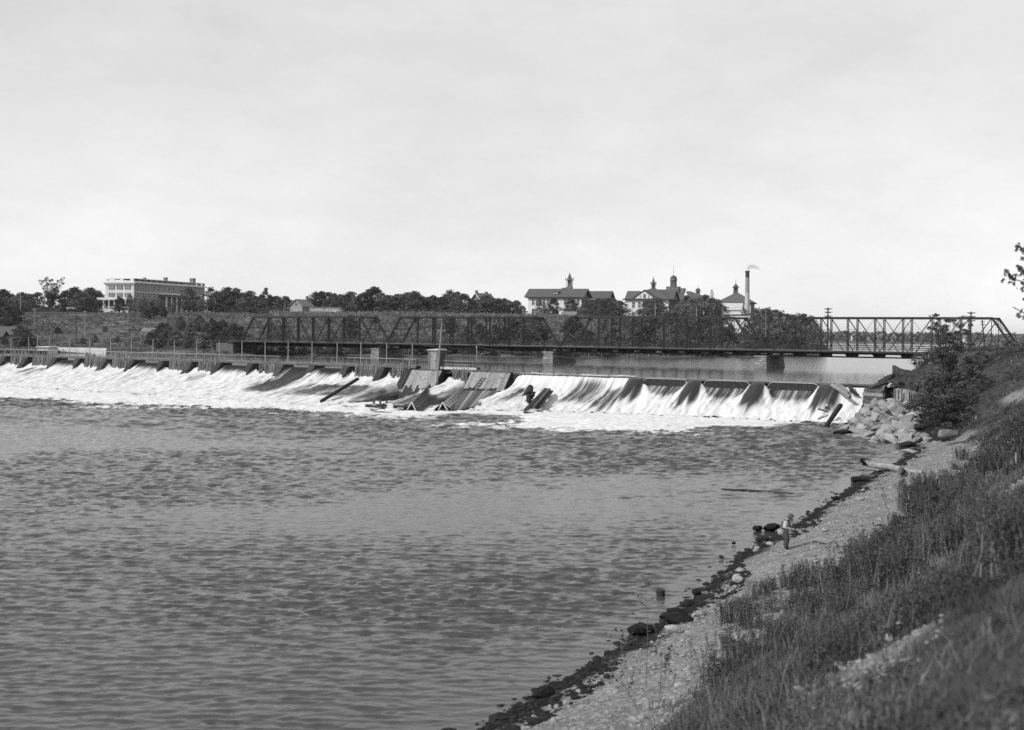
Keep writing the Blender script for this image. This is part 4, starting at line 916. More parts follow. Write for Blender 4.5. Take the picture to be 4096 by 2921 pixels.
# many small stones nobody could count: dark ones in the wet band, pale ones on the beach, scattered on the slope
def scatter_stones(name, n, tfun, size, m, lab, yr=(28,125), smooth=False, seed=1, mult=6):
    r = np.random.default_rng(seed); base = bmesh.new(); bmesh.ops.create_icosphere(base, subdivisions=1, radius=.5)
    bv = np.array([v.co[:] for v in base.verts]); bf = np.array([[v.index for v in f.verts] for f in base.faces]); base.free()
    Y = np.exp(r.uniform(np.log(yr[0]),np.log(yr[1]),n*mult)); sx = np.interp(Y,[p[1] for p in NEAR[1:10]],[p[0] for p in NEAR[1:10]]); X = sx+r.uniform(-2,16 if mult == 6 else 26,n*mult)
    t = near_t(X,Y); ok = tfun(t,beach_w(Y),X,Y,r); X, Y = X[ok][:n], Y[ok][:n]; Z = near_z(X,Y); k = len(X)
    sz = r.uniform(*size,k)*r.choice([.6,1,1.6],k,p=[.55,.35,.1]); sc_ = np.stack([sz*r.uniform(.8,1.4,k),sz*r.uniform(.7,1.2,k),sz*r.uniform(.4,.75,k)],-1)
    jit = 1+r.uniform(-.25,.25,(k,len(bv),1)); ang = r.uniform(0,6.28,k); V = bv[None]*jit*sc_[:,None,:]
    c, s_ = np.cos(ang)[:,None], np.sin(ang)[:,None]; V = np.stack([V[...,0]*c-V[...,1]*s_, V[...,0]*s_+V[...,1]*c, V[...,2]],-1)
    V += np.stack([X,Y,np.maximum(Z,-.1)],-1)[:,None,:]; Fc = bf[None]+(np.arange(k)*len(bv))[:,None,None]
    o = put(name, npmesh(name, V.reshape(-1,3), Fc.reshape(-1,3), m, smooth)); tag(o, lab, 'stones', None, 'stuff'); return o
scatter_stones('wet_shingle', 4500, lambda t,w,X,Y,r: (t > -.8)&(t < 1.15+.7*np.sin(Y*.4)), (.10,.36), M['rock_wet_gap_shade'], 'dark wet stones and weed along the water edge', seed=2)
scatter_stones('beach_shingle', 8500, lambda t,w,X,Y,r: (t > 1.0)&(t < w+1.2), (.06,.2), M['rock_mid'], 'pale pebbles strewn over the gravel beach', seed=3)
def rub(t,w,X,Y,r):
    k = np.zeros(len(X),bool)
    for c,rx,ry in BARE[1:4]: k |= np.hypot((X-c.x)/rx,(Y-c.y)/(ry*4)) < r.uniform(.3,1.6,len(X))
    return k & (t > w*.5)
scatter_stones('slope_rubble', 700, rub, (.035,.11), M['rock_pale'], 'pale stones lying in the weeds of the near slope', yr=(8,70), seed=4, mult=60)
rr = np.random.default_rng(9)
for i,(px,py,z,s_,lab) in enumerate([(3600,2510,5.6,.22,'round white stone in the weeds, right of a pair'),(3542,2525,5.5,.18,'round white stone in the weeds, left of a pair'),(3556,2570,5.7,.3,'grey egg-shaped stone below the pair of white stones'),(3355,2675,5.9,.3,'long pale stone above the blurred rubble patch'),(3200,2770,6.2,.28,'pale blurred stone at the left of the rubble patch'),(3255,2790,6.3,.26,'pale blurred stone below the rubble patch'),(4045,1990,6.0,.5,'white stone high on the grassy slope near the right edge'),(3863,1670,4.2,.7,'white stone on the slope below the big bush')]):
    g = gnd(px,py,z)
    k_, m_ = ray(px,py); D = 6.0
    while D < 200 and EYE+m_*D > znear(k_*D,D): D += .25
    g = Vector((k_*D,D,znear(k_*D,D)))
    rockat('pale_rock', R_p[i%5], g, (s_*.75,s_*.6,s_*.5), lab, 'rock', 'pale stones on the slope', sink=.12)

# ------------------------------------------------------------------ buildings on the far hill
CA = math.atan2(-.31,.951)      # the campus grid: local x to the right and nearer, local y away
WINM = {}
def win_mesh(w, h, m_, arch=False):
    k = (round(w,2), round(h,2), m_.name, arch)
    if k not in WINM:
        f = MB(); t = .13; d = .12
        f.box(-w/2-t,-w/2,-d,0,0,h); f.box(w/2,w/2+t,-d,0,0,h); f.box(-w/2-t,w/2+t,-d-.001,0,h,h+t); f.box(-w/2-t-.1,w/2+t+.1,-d-.08,0,-t,0); f.box(-w/2,w/2,-d*.7,-.03,h*.5-.05,h*.5+.05); f.box(-.04,.04,-d*.7,-.031,0,h)
        p = MB().box(-w/2,w/2,-.05,0,0,h)
        if arch:
            p = MB(); vs = [(-w/2,-.05,0),(w/2,-.05,0)]+[(w/2*math.cos(a),-.05,h-w/2+w/2*math.sin(a)) for a in np.linspace(0,math.pi,9)]
            p.add(vs,[tuple(range(len(vs)))])
            f = MB().box(-w/2-.18,w/2+.18,-d-.06,0,-t,0); f.box(-.04,.04,-.09,-.052,0,h*.9); f.box(-w/2,w/2,-.09,-.0521,h*.5-.04,h*.5+.04)
        WINM[k] = (f.mesh('window_frame', m_), p.mesh('pane', M['glass']))
    return WINM[k]
def bmw(root, x=0, y=0, z=0, rz=0): return WM[root.name] @ Matrix.Translation((x,y,z)) @ Matrix.Rotation(rz,4,'Z')
def window(root, x, y, z, w, h, rz=0, m_=None, arch=False):
    f, p = win_mesh(w, h, m_ or M['trim'], arch); o = put('window', f, None, root, bmw(root,x,y,z,rz)); put('pane', p, None, o, bmw(root,x,y,z,rz)); return o
def part(root, name, mb, m_): return put(name, mb.mesh(name, m_), None, root, bmw(root))
def gable(mb, x0, x1, y0, y1, ze, zr, axis='x', over=.6, th=.25):
    """two roof slabs; ridge along the axis"""
    if axis == 'x':
        ym = (y0+y1)/2; k = (zr-ze)/(ym-y0)
        for ya, sgn in ((y0,1),(y1,-1)):
            yo = ya-sgn*over; zo = ze-k*over
            b = [(x0-over,yo,zo),(x1+over,yo,zo),(x1+over,ym,zr),(x0-over,ym,zr)]
            if sgn < 0: b = b[::-1]
            mb.hexa(b,[(p[0],p[1],p[2]+th) for p in b])
    else:
        xm = (x0+x1)/2; k = (zr-ze)/(xm-x0)
        for xa, sgn in ((x0,1),(x1,-1)):
            xo = xa-sgn*over; zo = ze-k*over
            b = [(xo,y0-over,zo),(xm,y0-over,zr),(xm,y1+over,zr),(xo,y1+over,zo)]
            if sgn < 0: b = b[::-1]
            mb.hexa(b,[(p[0],p[1],p[2]+th) for p in b])
    return mb
def hip(mb, x0, x1, y0, y1, ze, zr, over=.7, flat=.0, ridge=None):
    x0-=over;x1+=over;y0-=over;y1+=over
    xm,ym = (x0+x1)/2,(y0+y1)/2
    if ridge: a,b = ridge; top = [(a,ym-.05,zr),(b,ym-.05,zr),(b,ym+.05,zr),(a,ym+.05,zr)]
    else: f = max(flat,.05); top = [(xm-f,ym-f,zr),(xm+f,ym-f,zr),(xm+f,ym+f,zr),(xm-f,ym+f,zr)]
    mb.hexa([(x0,y0,ze-.25),(x1,y0,ze-.25),(x1,y1,ze-.25),(x0,y1,ze-.25)],[(x0,y0,ze),(x1,y0,ze),(x1,y1,ze),(x0,y1,ze)])
    return mb.add([(x0,y0,ze),(x1,y0,ze),(x1,y1,ze),(x0,y1,ze)]+top,[(0,1,5,4),(1,2,6,5),(2,3,7,6),(3,0,4,7),(4,5,6,7)])
def wallprism(mb, x0, x1, y0, y1, z0, z1, zr, axis):
    """box with gable ends up to zr; ridge along the axis"""
    mb.box(x0,x1,y0,y1,z0,z1)
    if axis == 'x':
        ym = (y0+y1)/2
        for x, e in ((x0,.02),(x1,-.02)): mb.add([(x,y0,z1),(x,y1,z1),(x,ym,zr),(x+e*10,y0,z1),(x+e*10,y1,z1),(x+e*10,ym,zr)],[(0,2,1),(3,4,5),(0,3,5,2),(1,2,5,4)])
    else:
        xm = (x0+x1)/2
        for y, e in ((y0,.02),(y1,-.02)): mb.add([(x0,y,z1),(x1,y,z1),(xm,y,zr),(x0,y+e*10,z1),(x1,y+e*10,z1),(xm,y+e*10,zr)],[(0,1,2),(3,5,4),(0,2,5,3),(1,4,5,2)])
    return mb
def cupola(root, x, y, z0, w, h, roofh, m_, mr_, kind='pyr', nsp=0, finial=1.0, name='cupola'):
    mb = MB()
    mb.box(x-w*.62,x+w*.62,y-w*.62,y+w*.62,z0-1.0,z0)
    for sx in (-1,1):
        for sy in (-1,1): mb.box(x+sx*w*.5-.18 if sx > 0 else x-w*.5, x+w*.5 if sx > 0 else x-w*.5+.18, y+sy*w*.5-.18 if sy > 0 else y-w*.5, y+w*.5 if sy > 0 else y-w*.5+.18, z0, z0+h)
    mb.box(x-w*.5,x+w*.5,y-w*.5,y+w*.5,z0,z0+h*.25); mb.box(x-w*.38,x+w*.38,y-w*.1,y+w*.38,z0,z0+h)
    mb.box(x-w*.66,x+w*.66,y-w*.66,y+w*.66,z0+h,z0+h+.25)
    c = put(name, mb.mesh(name, m_), None, root, bmw(root))
    r = MB()
    if kind == 'bell': prof = [(w*.62,0),(w*.45,roofh*.18),(w*.28,roofh*.45),(w*.2,roofh*.7),(w*.12,roofh*.82),(w*.05,roofh),(.02,roofh+finial)]
    elif kind == 'dome': prof = [(w*.6*math.cos(a),roofh*math.sin(a)) for a in np.linspace(0,1.5,7)]+[(.1,roofh+.2),(.05,roofh+finial)]
    else: prof = [(w*.85,0),(w*.7,.15),(w*.08,roofh),(.03,roofh+finial)]
    r.lathe(prof, 8 if kind != 'pyr' else 4, (x,y,z0+h+.25)); 
    put('cupola_roof', r.mesh('cupola_roof', mr_), None, c, bmw(root))
    if kind == 'bell':
        for sx in (-1,1):
            for sy in (-1,1): put('pinnacle', MB().lathe([(.16,0),(.2,.3),(.02,1.4)],5,(x+sx*w*.6,y+sy*w*.6,z0+h+.2)).mesh('pinnacle', mr_), None, c, bmw(root))
    return c
def chimney(root, x, y, z0, z1, w=.8, m_=None):
    mb = MB().box(x-w/2,x+w/2,y-w/2,y+w/2,z0,z1); mb.box(x-w/2-.12,x+w/2+.12,y-w/2-.12,y+w/2+.12,z1-.35,z1-.05)
    return part(root,'chimney',mb,m_ or M['brick'])
def site(px, py, D): 
    p = at(px, py, D); return p

# --- dormitory on the left
o_ = site(535,1256,470); dorm = empty('dormitory', o_, math.atan2(-.31,.951), 'large flat-roofed four-storey building with parapet balustrade on the left hilltop', 'building')
Wd, Ld, zb_ = 13.2, 50.0, -2.0
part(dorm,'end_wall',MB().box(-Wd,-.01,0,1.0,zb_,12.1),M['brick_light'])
part(dorm,'wall',MB().box(-Wd+.02,0,1.0,Ld,zb_,12.1),M['brick_dorm_shade'])
part(dorm,'corner_wall',MB().box(-.4,.012,0.002,1.0,zb_,12.1),M['brick_dorm_shade'])  # thin cover carrying the painted side shade round the corner
part(dorm,'cornice',MB().box(-Wd-.8,.8,-.8,Ld+.8,12.1,12.55),M['trim'])
dn = MB()
for i in range(22): dn.box(-Wd-.4+i*.66,-Wd-.15+i*.66,-.6,-.02,11.6,12.09)
part(dorm,'dentil_row',dn,M['trim'])['kind']='stuff'
part(dorm,'parapet_base',MB().box(-Wd,0,0,Ld,12.56,12.95),M['brick_light'])
part(dorm,'parapet_rail',MB().box(-Wd-.1,.1,-.1,Ld+.1,13.75,14.0),M['trim'])
for i in range(14):
    y0 = i*Ld/13; part(dorm,'parapet_pier',MB().box(-.5,.02,max(0,y0-1.2),min(Ld,y0+1.0),12.96,13.74),M['brick'])
for x in (-Wd+.5,-Wd*.72,-Wd*.42,-.9): part(dorm,'parapet_pier',MB().box(x-.9 if x > -Wd+1 else -Wd,x+.6,-.02,.5,12.96,13.74),M['trim'])
part(dorm,'belt_course',MB().box(-Wd-.1,.1,-.1,Ld,8.6,8.85),M['trim'])
for zf in (9.6, 6.6):
    for i in range(3):
        x = -Wd+3.0+i*3.7; window(dorm,x,-.01,zf,1.1,1.6)
        for sx in (-1,1): part(dorm,'shutter',MB().box(x+sx*1.0-.34,x+sx*1.0+.34,-.12,0,zf,zf+1.6),M['roof'])
    for i in range(14): window(dorm,.02,2.6+i*3.45,zf,1.5,1.9,math.pi/2,M['trim'])
for i in range(12): window(dorm,.02,4+i*3.9,2.6,1.2,1.9,math.pi/2,M['siding'])
pc = MB().box(-Wd-2.0,-.6,-2.6,-.03,5.4,5.75); part(dorm,'porch_roof',pc,M['trim'])
part(dorm,'porch_balustrade',MB().box(-Wd-2.0,-.6,-2.7,-2.55,5.76,6.3),M['trim'])
for i in range(6): part(dorm,'porch_column',MB().lathe([(.28,0),(.24,.2),(.2,3.3),(.28,3.5)],8,(-Wd-1.7+i*2.55,-2.3,1.9)),M['trim'])
part(dorm,'porch_floor',MB().box(-Wd-2.0,-.6,-2.6,-.03,1.5,1.9),M['trim'])
part(dorm,'porch_rail',MB().box(-Wd-2.0,-.6,-2.6,-2.5,2.5,2.65),M['trim'])
part(dorm,'porch_base',MB().box(-Wd-2.0,-.61,-2.5,-.05,zb_,1.5),M['brick_light'])
for x in (-Wd+.2,-Wd+5.0,-Wd+10.6): window(dorm,x,-2.51,-.9,1.5,2.1)
part(dorm,'porch_shade',MB().box(-Wd+.3,-.9,-.2,-.03,2.0,5.2),M['roof'])  # dark panel standing in for the shade under the porch roof
# portico on the long side
part(dorm,'portico_roof',MB().box(.05,3.4,17,36,7.2,8.1),M['brick'])
part(dorm,'portico_cornice',MB().box(.05,3.7,16.7,36.3,8.11,8.4),M['trim'])
for i in range(6): part(dorm,'portico_column',MB().lathe([(.45,0),(.38,.3),(.3,6.6),(.42,7.0)],10,(2.9,17.6+i*3.55,.2)),M['trim'])
part(dorm,'portico_base',MB().box(.05,3.6,16.8,36.2,zb_,.2),M['brick_light'])
chimney(dorm,-2,24,13.2,15.4,1.2); chimney(dorm,-1.5,43,13.2,15.9,1.8); chimney(dorm,-5,14,13.2,14.9,.8)

# --- school with the bell-roofed cupola
o_ = site(2112,1272,604); sch = empty('school', o_, CA, 'pale-fronted school with long roof, arched door and tall bell cupola', 'building')
Wd2, Dp2 = 27.6, 14
part(sch,'wall',wallprism(MB(),0,Wd2,.62,Dp2,-3,10.9,14.2,'x'),M['brick'])  # side walls take a darker brick to paint their shade
part(sch,'front_wall',MB().box(0.01,Wd2-.01,0,.6,-3,10.9),M['whitewash'])
part(sch,'eaves',MB().box(-1.0,Wd2+1.0,-1.1,-.02,9.9,10.5),M['dark_trim'])
part(sch,'roof',gable(MB(),-.4,Wd2+.4,0,Dp2,11.0,14.6,'x',1.4,.3),M['roof'])
for x in (2.6,4.6,6.5,8.4,10.3,19.2,21.3,23.3,26.0): window(sch,x,-.01,6.6,1.25,2.9); window(sch,x,-.01,1.6,1.25,3.0)
window(sch,14.4,-.01,6.6,2.1,2.9)
part(sch,'doorway',MB().add([(-1.7+14.3,-.06,-.4),(1.7+14.3,-.06,-.4)]+[(14.3+1.7*math.cos(a),-.06,3.0+1.7*math.sin(a)) for a in np.linspace(0,math.pi,11)],[tuple(range(13))]),M['door'])
part(sch,'door_mullion',MB().box(14.24,14.36,-.12,-.065,-.4,3.0),M['dark_trim']); part(sch,'steps',MB().box(12.2,16.4,-2.2,-.05,-2,-.45),M['concrete'])
dm = MB().box(12.8,15.4,1.0,4.5,12.2,13.1); dmr = part(sch,'dormer',dm,M['dark_trim']); 
for x in (13.4,14.8): window(sch,x,.98,12.25,.55,.6)
part(sch,'dormer_roof',MB().box(12.4,15.8,.6,4.5,13.11,13.3),M['roof'])
for x in (3.2,7.5,11,17.2,21.5,25): window(sch,x,-.01,-1.7,1.2,1.0)
part(sch,'rear_roof',hip(MB(),6,22,14,30,11.5,16.0,.6,1.5),M['roof']); part(sch,'rear_wall',MB().box(6,22,13.9,30,-3,11.4),M['brick'])
cupola(sch,16.3,19,15.4,2.7,4.3,3.4,M['brick'],M['roof'],'bell',finial=.7)
part(sch,'side_wing',MB().box(Wd2+.05,Wd2+5.0,14.2,24,-3,8.4),M['brick'])
part(sch,'side_wing_roof',hip(MB(),Wd2+.05,Wd2+5,14.2,24,8.5,10.2,.7,1),M['roof'])
for x in (Wd2+2.0,Wd2+3.0,Wd2+4.0): window(sch,x,14.19,4.0,.7,2.6,0,M['roof'])
part(sch,'rear_block',wallprism(MB(),Wd2-6,Wd2+7,26,38,-3,10.4,14.4,'x'),M['brick']); part(sch,'rear_block_front',MB().box(Wd2-5.9,Wd2+6.9,25.8,25.99,-3,10.4),M['whitewash'])
part(sch,'rear_block_roof',gable(MB(),Wd2-6.4,Wd2+7.2,26,38,10.5,14.3,'x',1.3,.3),M['roof'])
window(sch,Wd2+6.0,25.79,5.5,1.3,3)
for y in (3.5,7,10.5): window(sch,Wd2+.02,y,6.4,1.2,2.8,math.pi/2,M['roof']); window(sch,Wd2+.02,y,1.5,1.2,2.8,math.pi/2,M['roof'])

# --- school hall with front pediment and spired cupola
o_ = site(2500,1284,622); hall = empty('school_hall', o_, CA, 'pale school hall with triangular front gable and small spired cupola', 'building')
Wd3, Dp3 = 22.6, 34
part(hall,'wall',MB().box(0,Wd3,.62,Dp3,-4,11.1),M['brick']); part(hall,'front_wall',MB().box(.01,Wd3-.01,0,.6,-4,11.1),M['whitewash'])  # shade of the long side put into a darker brick than the front
part(hall,'eaves',MB().box(-1.2,Wd3+1.2,-1.2,Dp3+1.2,10.9,11.35),M['dark_trim'])
part(hall,'roof',hip(MB(),0,Wd3,0,Dp3,11.36,17.2,1.0,1.6),M['roof'])
part(hall,'pediment_wall',MB().add([(4.6,-.35,11.36),(15.8,-.35,11.36),(10.2,-.35,15.3),(4.6,.3,11.36),(15.8,.3,11.36),(10.2,.3,15.3)],[(0,1,2),(3,5,4),(0,2,5,3),(1,4,5,2)]),M['whitewash'])
part(hall,'pediment_roof',gable(MB(),3.8,16.6,.2,9,11.3,15.8,'y',.9,.45),M['roof'])
part(hall,'cross_roof',gable(MB(),-.2,6.0,2,14,11.3,15.5,'x',.5,.3),M['roof'])
part(hall,'side_gable_wall',MB().add([(Wd3+.25,8,11.36),(Wd3+.25,26,11.36),(Wd3+.25,17,16.0),(Wd3-.4,8,11.36),(Wd3-.4,26,11.36),(Wd3-.4,17,16.0)],[(0,1,2),(3,5,4),(0,2,5,3),(1,4,5,2)]),M['brick'])
part(hall,'side_gable_roof',gable(MB(),12,Wd3+.4,8,26,11.4,16.5,'x',.9,.4),M['roof'])
window(hall,10.2,-.37,11.9,1.4,2.1,0,M['trim'],True); window(hall,8.0,-.37,12.1,.6,1.2); window(hall,12.4,-.37,12.1,.6,1.2)
for x in (4.4,7.5,9.9,12.3,14.7,16.6):
    window(hall,x,-.01,6.9,1.3,3.0); window(hall,x,-.01,1.3,1.3,3.2)
part(hall,'balcony',MB().box(8.6,14.6,-.8,-.02,5.6,6.1),M['dark_trim'])
for i in range(12):
    for z in (6.6,1.4): window(hall,Wd3+.02,2.5+i*2.6,z,1.1,3.4,math.pi/2,M['brick'])
cupola(hall,11.3,17,17.0,2.0,2.6,3.4,M['roof'],M['roof'],'bell',finial=.9)

# --- main building behind with the domed tower
o_ = site(2600,1284,668); main = empty('domed_building', o_, CA, 'large hip-roofed building with domed tower and flagpole behind the school hall', 'building')
part(main,'wall',MB().box(0,34,2,26,-4,11.5),M['brick_light']); part(main,'roof',hip(MB(),0,34,2,26,11.6,17.0,1,ridge=(8,20)),M['roof'])
part(main,'tower_base',MB().box(7.0,14.0,10,17,14,19.3),M['brick']); part(main,'tower_base_cap',MB().box(6.8,14.2,9.8,17.2,19.31,19.5),M['roof'])
part(main,'tower_block',MB().box(14.01,17.0,11,16,14,18.6),M['brick'])
dr = part(main,'drum',MB().lathe([(1.9,19.5),(1.9,20.0)],12,(10.5,13.5,0)),M['brick'])
for k in range(8):
    a = 2*math.pi*(k+.5)/8; part(main,'drum_column',MB().lathe([(.26,20.0),(.26,23.0)],6,(10.5+1.6*math.cos(a),13.5+1.6*math.sin(a),0)),M['brick'])
part(main,'drum_core',MB().lathe([(.35,20.0),(.35,23)],8,(10.5,13.5,0)),M['brick']); part(main,'drum_ring',MB().lathe([(2.0,23.0),(2.15,23.2),(2.0,23.9)],14,(10.5,13.5,0)),M['brick'])
dome = put('dome', MB().lathe([(1.95*math.cos(a),23.9+2.0*math.sin(a)) for a in np.linspace(0,1.5,9)]+[(.15,26.1)],14,(10.5,13.5,0)).mesh('dome',M['roof']), None, main, bmw(main))
part(main,'flagpole',MB().lathe([(.1,26.0),(.06,32.0)],6,(10.5,13.5,0)),M['dark_trim'])
part(main,'turret',MB().lathe([(.75,11),(.75,14.0),(1.0,14.2),(1.0,14.6),(.55,15.4),(.25,17.0),(.05,19.0)],8,(19.3,4,0)),M['trim'])
cupola(main,24.3,14,14.0,2.2,3.2,1.3,M['brick'],M['roof'],'dome',finial=1.6)
chimney(main,33,8,11,16.4,1.6,M['concrete']); part(main,'vent',MB().lathe([(.25,16.4),(.25,17.0),(.6,17.2),(.05,17.8)],6,(33,8,0)),M['dark_trim'])
for i in range(5): window(main,18+i*3.2,1.99,7,1.2,3.0); window(main,18+i*3.2,1.99,2,1.2,3.0)
part(main,'east_wing',MB().box(34.1,43,6,20,-4,9.5),M['brick_light']); part(main,'east_wing_roof',hip(MB(),34.1,43,6,20,9.6,11.8,.6,ridge=(37,41)),M['roof'])

# --- hip-roofed hall by the chimney
o_ = site(2874,1275,622); gym = empty('hip_roofed_hall', o_, CA, 'square pale hall with hipped roof and cupola behind the tall chimney', 'building')
Wg = 16.4
part(gym,'wall',MB().box(0,Wg,.5,17,-4,8.2),M['brick']); part(gym,'front_wall',MB().box(.01,Wg-.01,0,.49,-4,8.2),M['brick_light'])  # darker brick behind the front paints the shaded sides
part(gym,'eaves',MB().box(-1.2,Wg+1.2,-1.2,18.2,8.0,8.4),M['dark_trim']); part(gym,'roof',hip(MB(),0,Wg,0,17,8.41,13.4,1.2,1.2),M['roof'])
for x in (1.8,4.6,7.6,10.8,13.4): window(gym,x,-.01,2.6,1.2,3.4,0,M['trim'],True); window(gym,x,-.01,-.6,1.1,1.3)
for y in (3,6,9,12,15): window(gym,Wg+.02,y,2.2,1.1,3.4,math.pi/2,M['brick'])
cupola(gym,Wg/2-.6,8.5,13.2,2.3,3.2,1.7,M['roof'],M['roof'],'pyr',finial=2.2)
# power house in front
o_ = site(2872,1282,585); ph = empty('power_house', o_, CA, 'low pale power house with sloping light roof among trees left of the chimney', 'building')
part(ph,'wall',wallprism(MB(),0,11,0,9,-4,5.2,8.2,'x'),M['whitewash']); part(ph,'roof',gable(MB(),0,11,0,9,5.3,8.4,'x',.5,.2),M['concrete'])
part(ph,'lower_wing',MB().box(-.5,17,-3.5,-.05,-4,2.6),M['whitewash']); part(ph,'lower_roof',MB().box(-1,17.5,-4,-.06,2.61,2.9),M['dark_trim'])
for x in (1.5,4.5,7.5,10.5,13.5): window(ph,x,-3.51,-.5,1.2,1.6)
# chimney stack
o_ = site(2988,1278,590); stk = empty('smokestack', o_, 0, 'tall round smokestack, pale below and dark at the top', 'chimney')
part(stk,'shaft',MB().lathe([(1.35,-5),(1.28,4),(1.12,13.2)],14),M['concrete']); part(stk,'upper_shaft',MB().lathe([(1.13,13.2),(1.0,20.6)],14),M['siding'])
part(stk,'top_band',MB().lathe([(1.02,20.6),(1.0,23.0),(1.14,23.1),(1.14,23.9),(.8,23.9)],14),M['dark_trim'])
# --- farmhouse, its small shed and the glasshouse
o_ = site(1160,1266,452); fh = empty('farmhouse', o_, -.42, 'small gabled clapboard house with one chimney on the hill edge', 'house')
part(fh,'wall',wallprism(MB(),0,5.4,0,7.5,-2.5,4.0,6.2,'y'),M['siding'])
part(fh,'roof',gable(MB(),0,5.4,0,7.5,4.05,6.35,'y',.45,.18),M['roof_mid']); window(fh,2.7,-.02,.9,1.6,1.1); part(fh,'attic_window',MB().box(2.35,3.05,-.06,0,4.0,5.0),M['door']); chimney(fh,3.4,6.2,5,7.8,.6)
o_ = site(1205,1264,446); sh = empty('lean_to_shed', o_, -.3, 'tiny gabled shed against the side of the clapboard house', 'shed')
part(sh,'wall',wallprism(MB(),0,1.8,0,2.4,-2,1.0,1.7,'y'),M['siding']); part(sh,'roof',gable(MB(),0,1.8,0,2.4,1.05,1.85,'y',.25,.1),M['roof_mid'])
o_ = site(1236,1266,448); gh = empty('glasshouse', o_, -.08, 'low pale building with a long row of tall narrow windows', 'building')
part(gh,'wall',MB().box(0,12.1,0,6,-2.5,3.2),M['siding']); part(gh,'roof_edge',MB().box(-.3,12.4,-.3,6.3,3.2,3.5),M['roof_mid'])
for i in range(8): window(gh,.7+i*.62,-.02,1.1,.4,1.7); window(gh,6.6+i*.62,-.02,1.1,.4,1.7)
part(gh,'door',MB().box(5.55,6.1,-.06,0,-1,2.2),M['trim'])
o_ = site(1878,1262,470); hs = empty('hidden_house', o_, -.62, 'dark-roofed house half hidden in the trees with two chimneys', 'house')
part(hs,'wall',wallprism(MB(),0,6.5,0,9,-3,5.0,8.4,'y'),M['brick']); part(hs,'roof',gable(MB(),0,6.5,0,9,5.05,8.6,'y',.6,.2),M['roof_mid'])
part(hs,'barge_board',MB().beam((3.25,-.7,8.5),(7.1,-.7,4.4),.14,.4,(0,1,0)),M['trim']); chimney(hs,2.6,1.0,7,9.8,.8); chimney(hs,3.6,6.0,7.5,9.4,.8)
window(hs,1.6,-.02,2.2,.9,1.5)
o_ = site(2247,1290,440); ss = empty('hill_shed', o_, CA*.5, 'small gabled shed on the slope in front of the cupola school', 'shed')
part(ss,'wall',wallprism(MB(),0,5.0,0,3.6,-2,1.9,3.7,'x'),M['brick']); part(ss,'roof',gable(MB(),0,5.0,0,3.6,1.95,3.9,'x',.35,.15),M['roof_mid']); window(ss,2.2,-.02,.2,.6,1.0)
# --- left riverside: retaining wall, gatehouse, sheds
rw = empty('retaining_wall', at(400,1418,312), 0, 'long sloping concrete retaining wall on the left bank beyond the dam', 'wall')
a, b = at(226,1420,305), at(420,1420,300); zt_ = at(300,1391,303).z
MB().hexa([Vector((a.x,a.y,UP-1)),Vector((b.x,b.y,UP-1)),Vector((b.x,b.y+2,UP-1)),Vector((a.x,a.y+2,UP-1))],[Vector((a.x-.5,a.y+1,zt_)),Vector((b.x,b.y+1,zt_)),Vector((b.x,b.y+2,zt_)),Vector((a.x,a.y+2,zt_))]).build('wall_face', M['concrete'], rw)
c = at(193,1420,292)
MB().hexa([Vector((c.x,c.y,UP-1)),Vector((a.x-.05,a.y,UP-1)),Vector((a.x-.05,a.y+2,UP-1)),Vector((c.x,c.y+2,UP-1))],[Vector((c.x,c.y+.6,zt_-.1)),Vector((a.x-.55,a.y+.6,zt_-.1)),Vector((a.x-.55,a.y+2,zt_-.1)),Vector((c.x,c.y+2,zt_-.1))]).build('wing_wall', M['concrete'], rw)
ht = empty('gatehouse', at(165,1415,284), 0, 'low whitewashed gatehouse with a small door at the left end of the dam', 'building')
h0 = at(150,1420,284); h1 = at(192,1420,284); z1 = at(170,1390,284).z
MB().box(h0.x,h1.x,h0.y,h0.y+6,UP-1.5,z1).build('wall', M['whitewash'], ht)
dx = (h1.x-h0.x); MB().box(h0.x+dx*.58,h0.x+dx*.72,h0.y-.04,h0.y,UP-.4,UP+.8).build('door', M['door'], ht)
MB().box(h0.x-.3,h1.x+.3,h0.y-.3,h0.y+6.3,z1+.001,z1+.2).build('roof_slab', M['trim'], ht)
bh = empty('boom_house', at(60,1415,281), 0, 'long low dark shed roof beside the white gatehouse', 'shed')
h0 = at(-120,1420,281); h1 = at(170,1420,281); z0_, z1 = UP, at(60,1403,281).z
MB().box(h0.x,h1.x,h0.y,h0.y+2.5,UP-1.5,z1-.2).build('wall', M['plank_dark'], bh); MB().box(h0.x-.2,h1.x+.2,h0.y-.25,h0.y+2.8,z1-.19,z1).build('roof', M['dark_trim'], bh)
def hut(name, px, py, D, w, dpt, h, rh, mw_, mr_, lab, rz=0, axis='x', wins=((.5,.5),)):
    p = site(px,py,D); p.z = min(p.z, zfar(p.x,p.y)); r = empty(name, p, rz, lab, 'shed')
    part(r,'wall',wallprism(MB(),0,w,0,dpt,-2,h,h+rh,axis),mw_); part(r,'roof',gable(MB(),0,w,0,dpt,h+.05,h+rh+.15,axis,.4,.18),mr_)
    for fx_, fz_ in wins: window(r,w*fx_,-.02,h*fz_,.7,.9)
    return r
hut('board_shed', -70, 1385, 330, 8.5, 5, 3.4, 1.8, M['siding'], M['roof'], 'pale board shed with dark roof at the far left edge', 0, 'x', ((.75,.4),))
hut('dark_shed', -60, 1385, 318, 4.4, 4, 2.6, 1.2, M['plank_dark'], M['roof'], 'dark shed corner at the extreme left above the dam', 0, 'x', ())
hut('white_hut', 571, 1362, 345, 3.0, 3, 2.6, .7, M['whitewash'], M['roof_mid'], 'small white hut below the dark tree on the left bank', 0, 'x', ((.7,.5),))
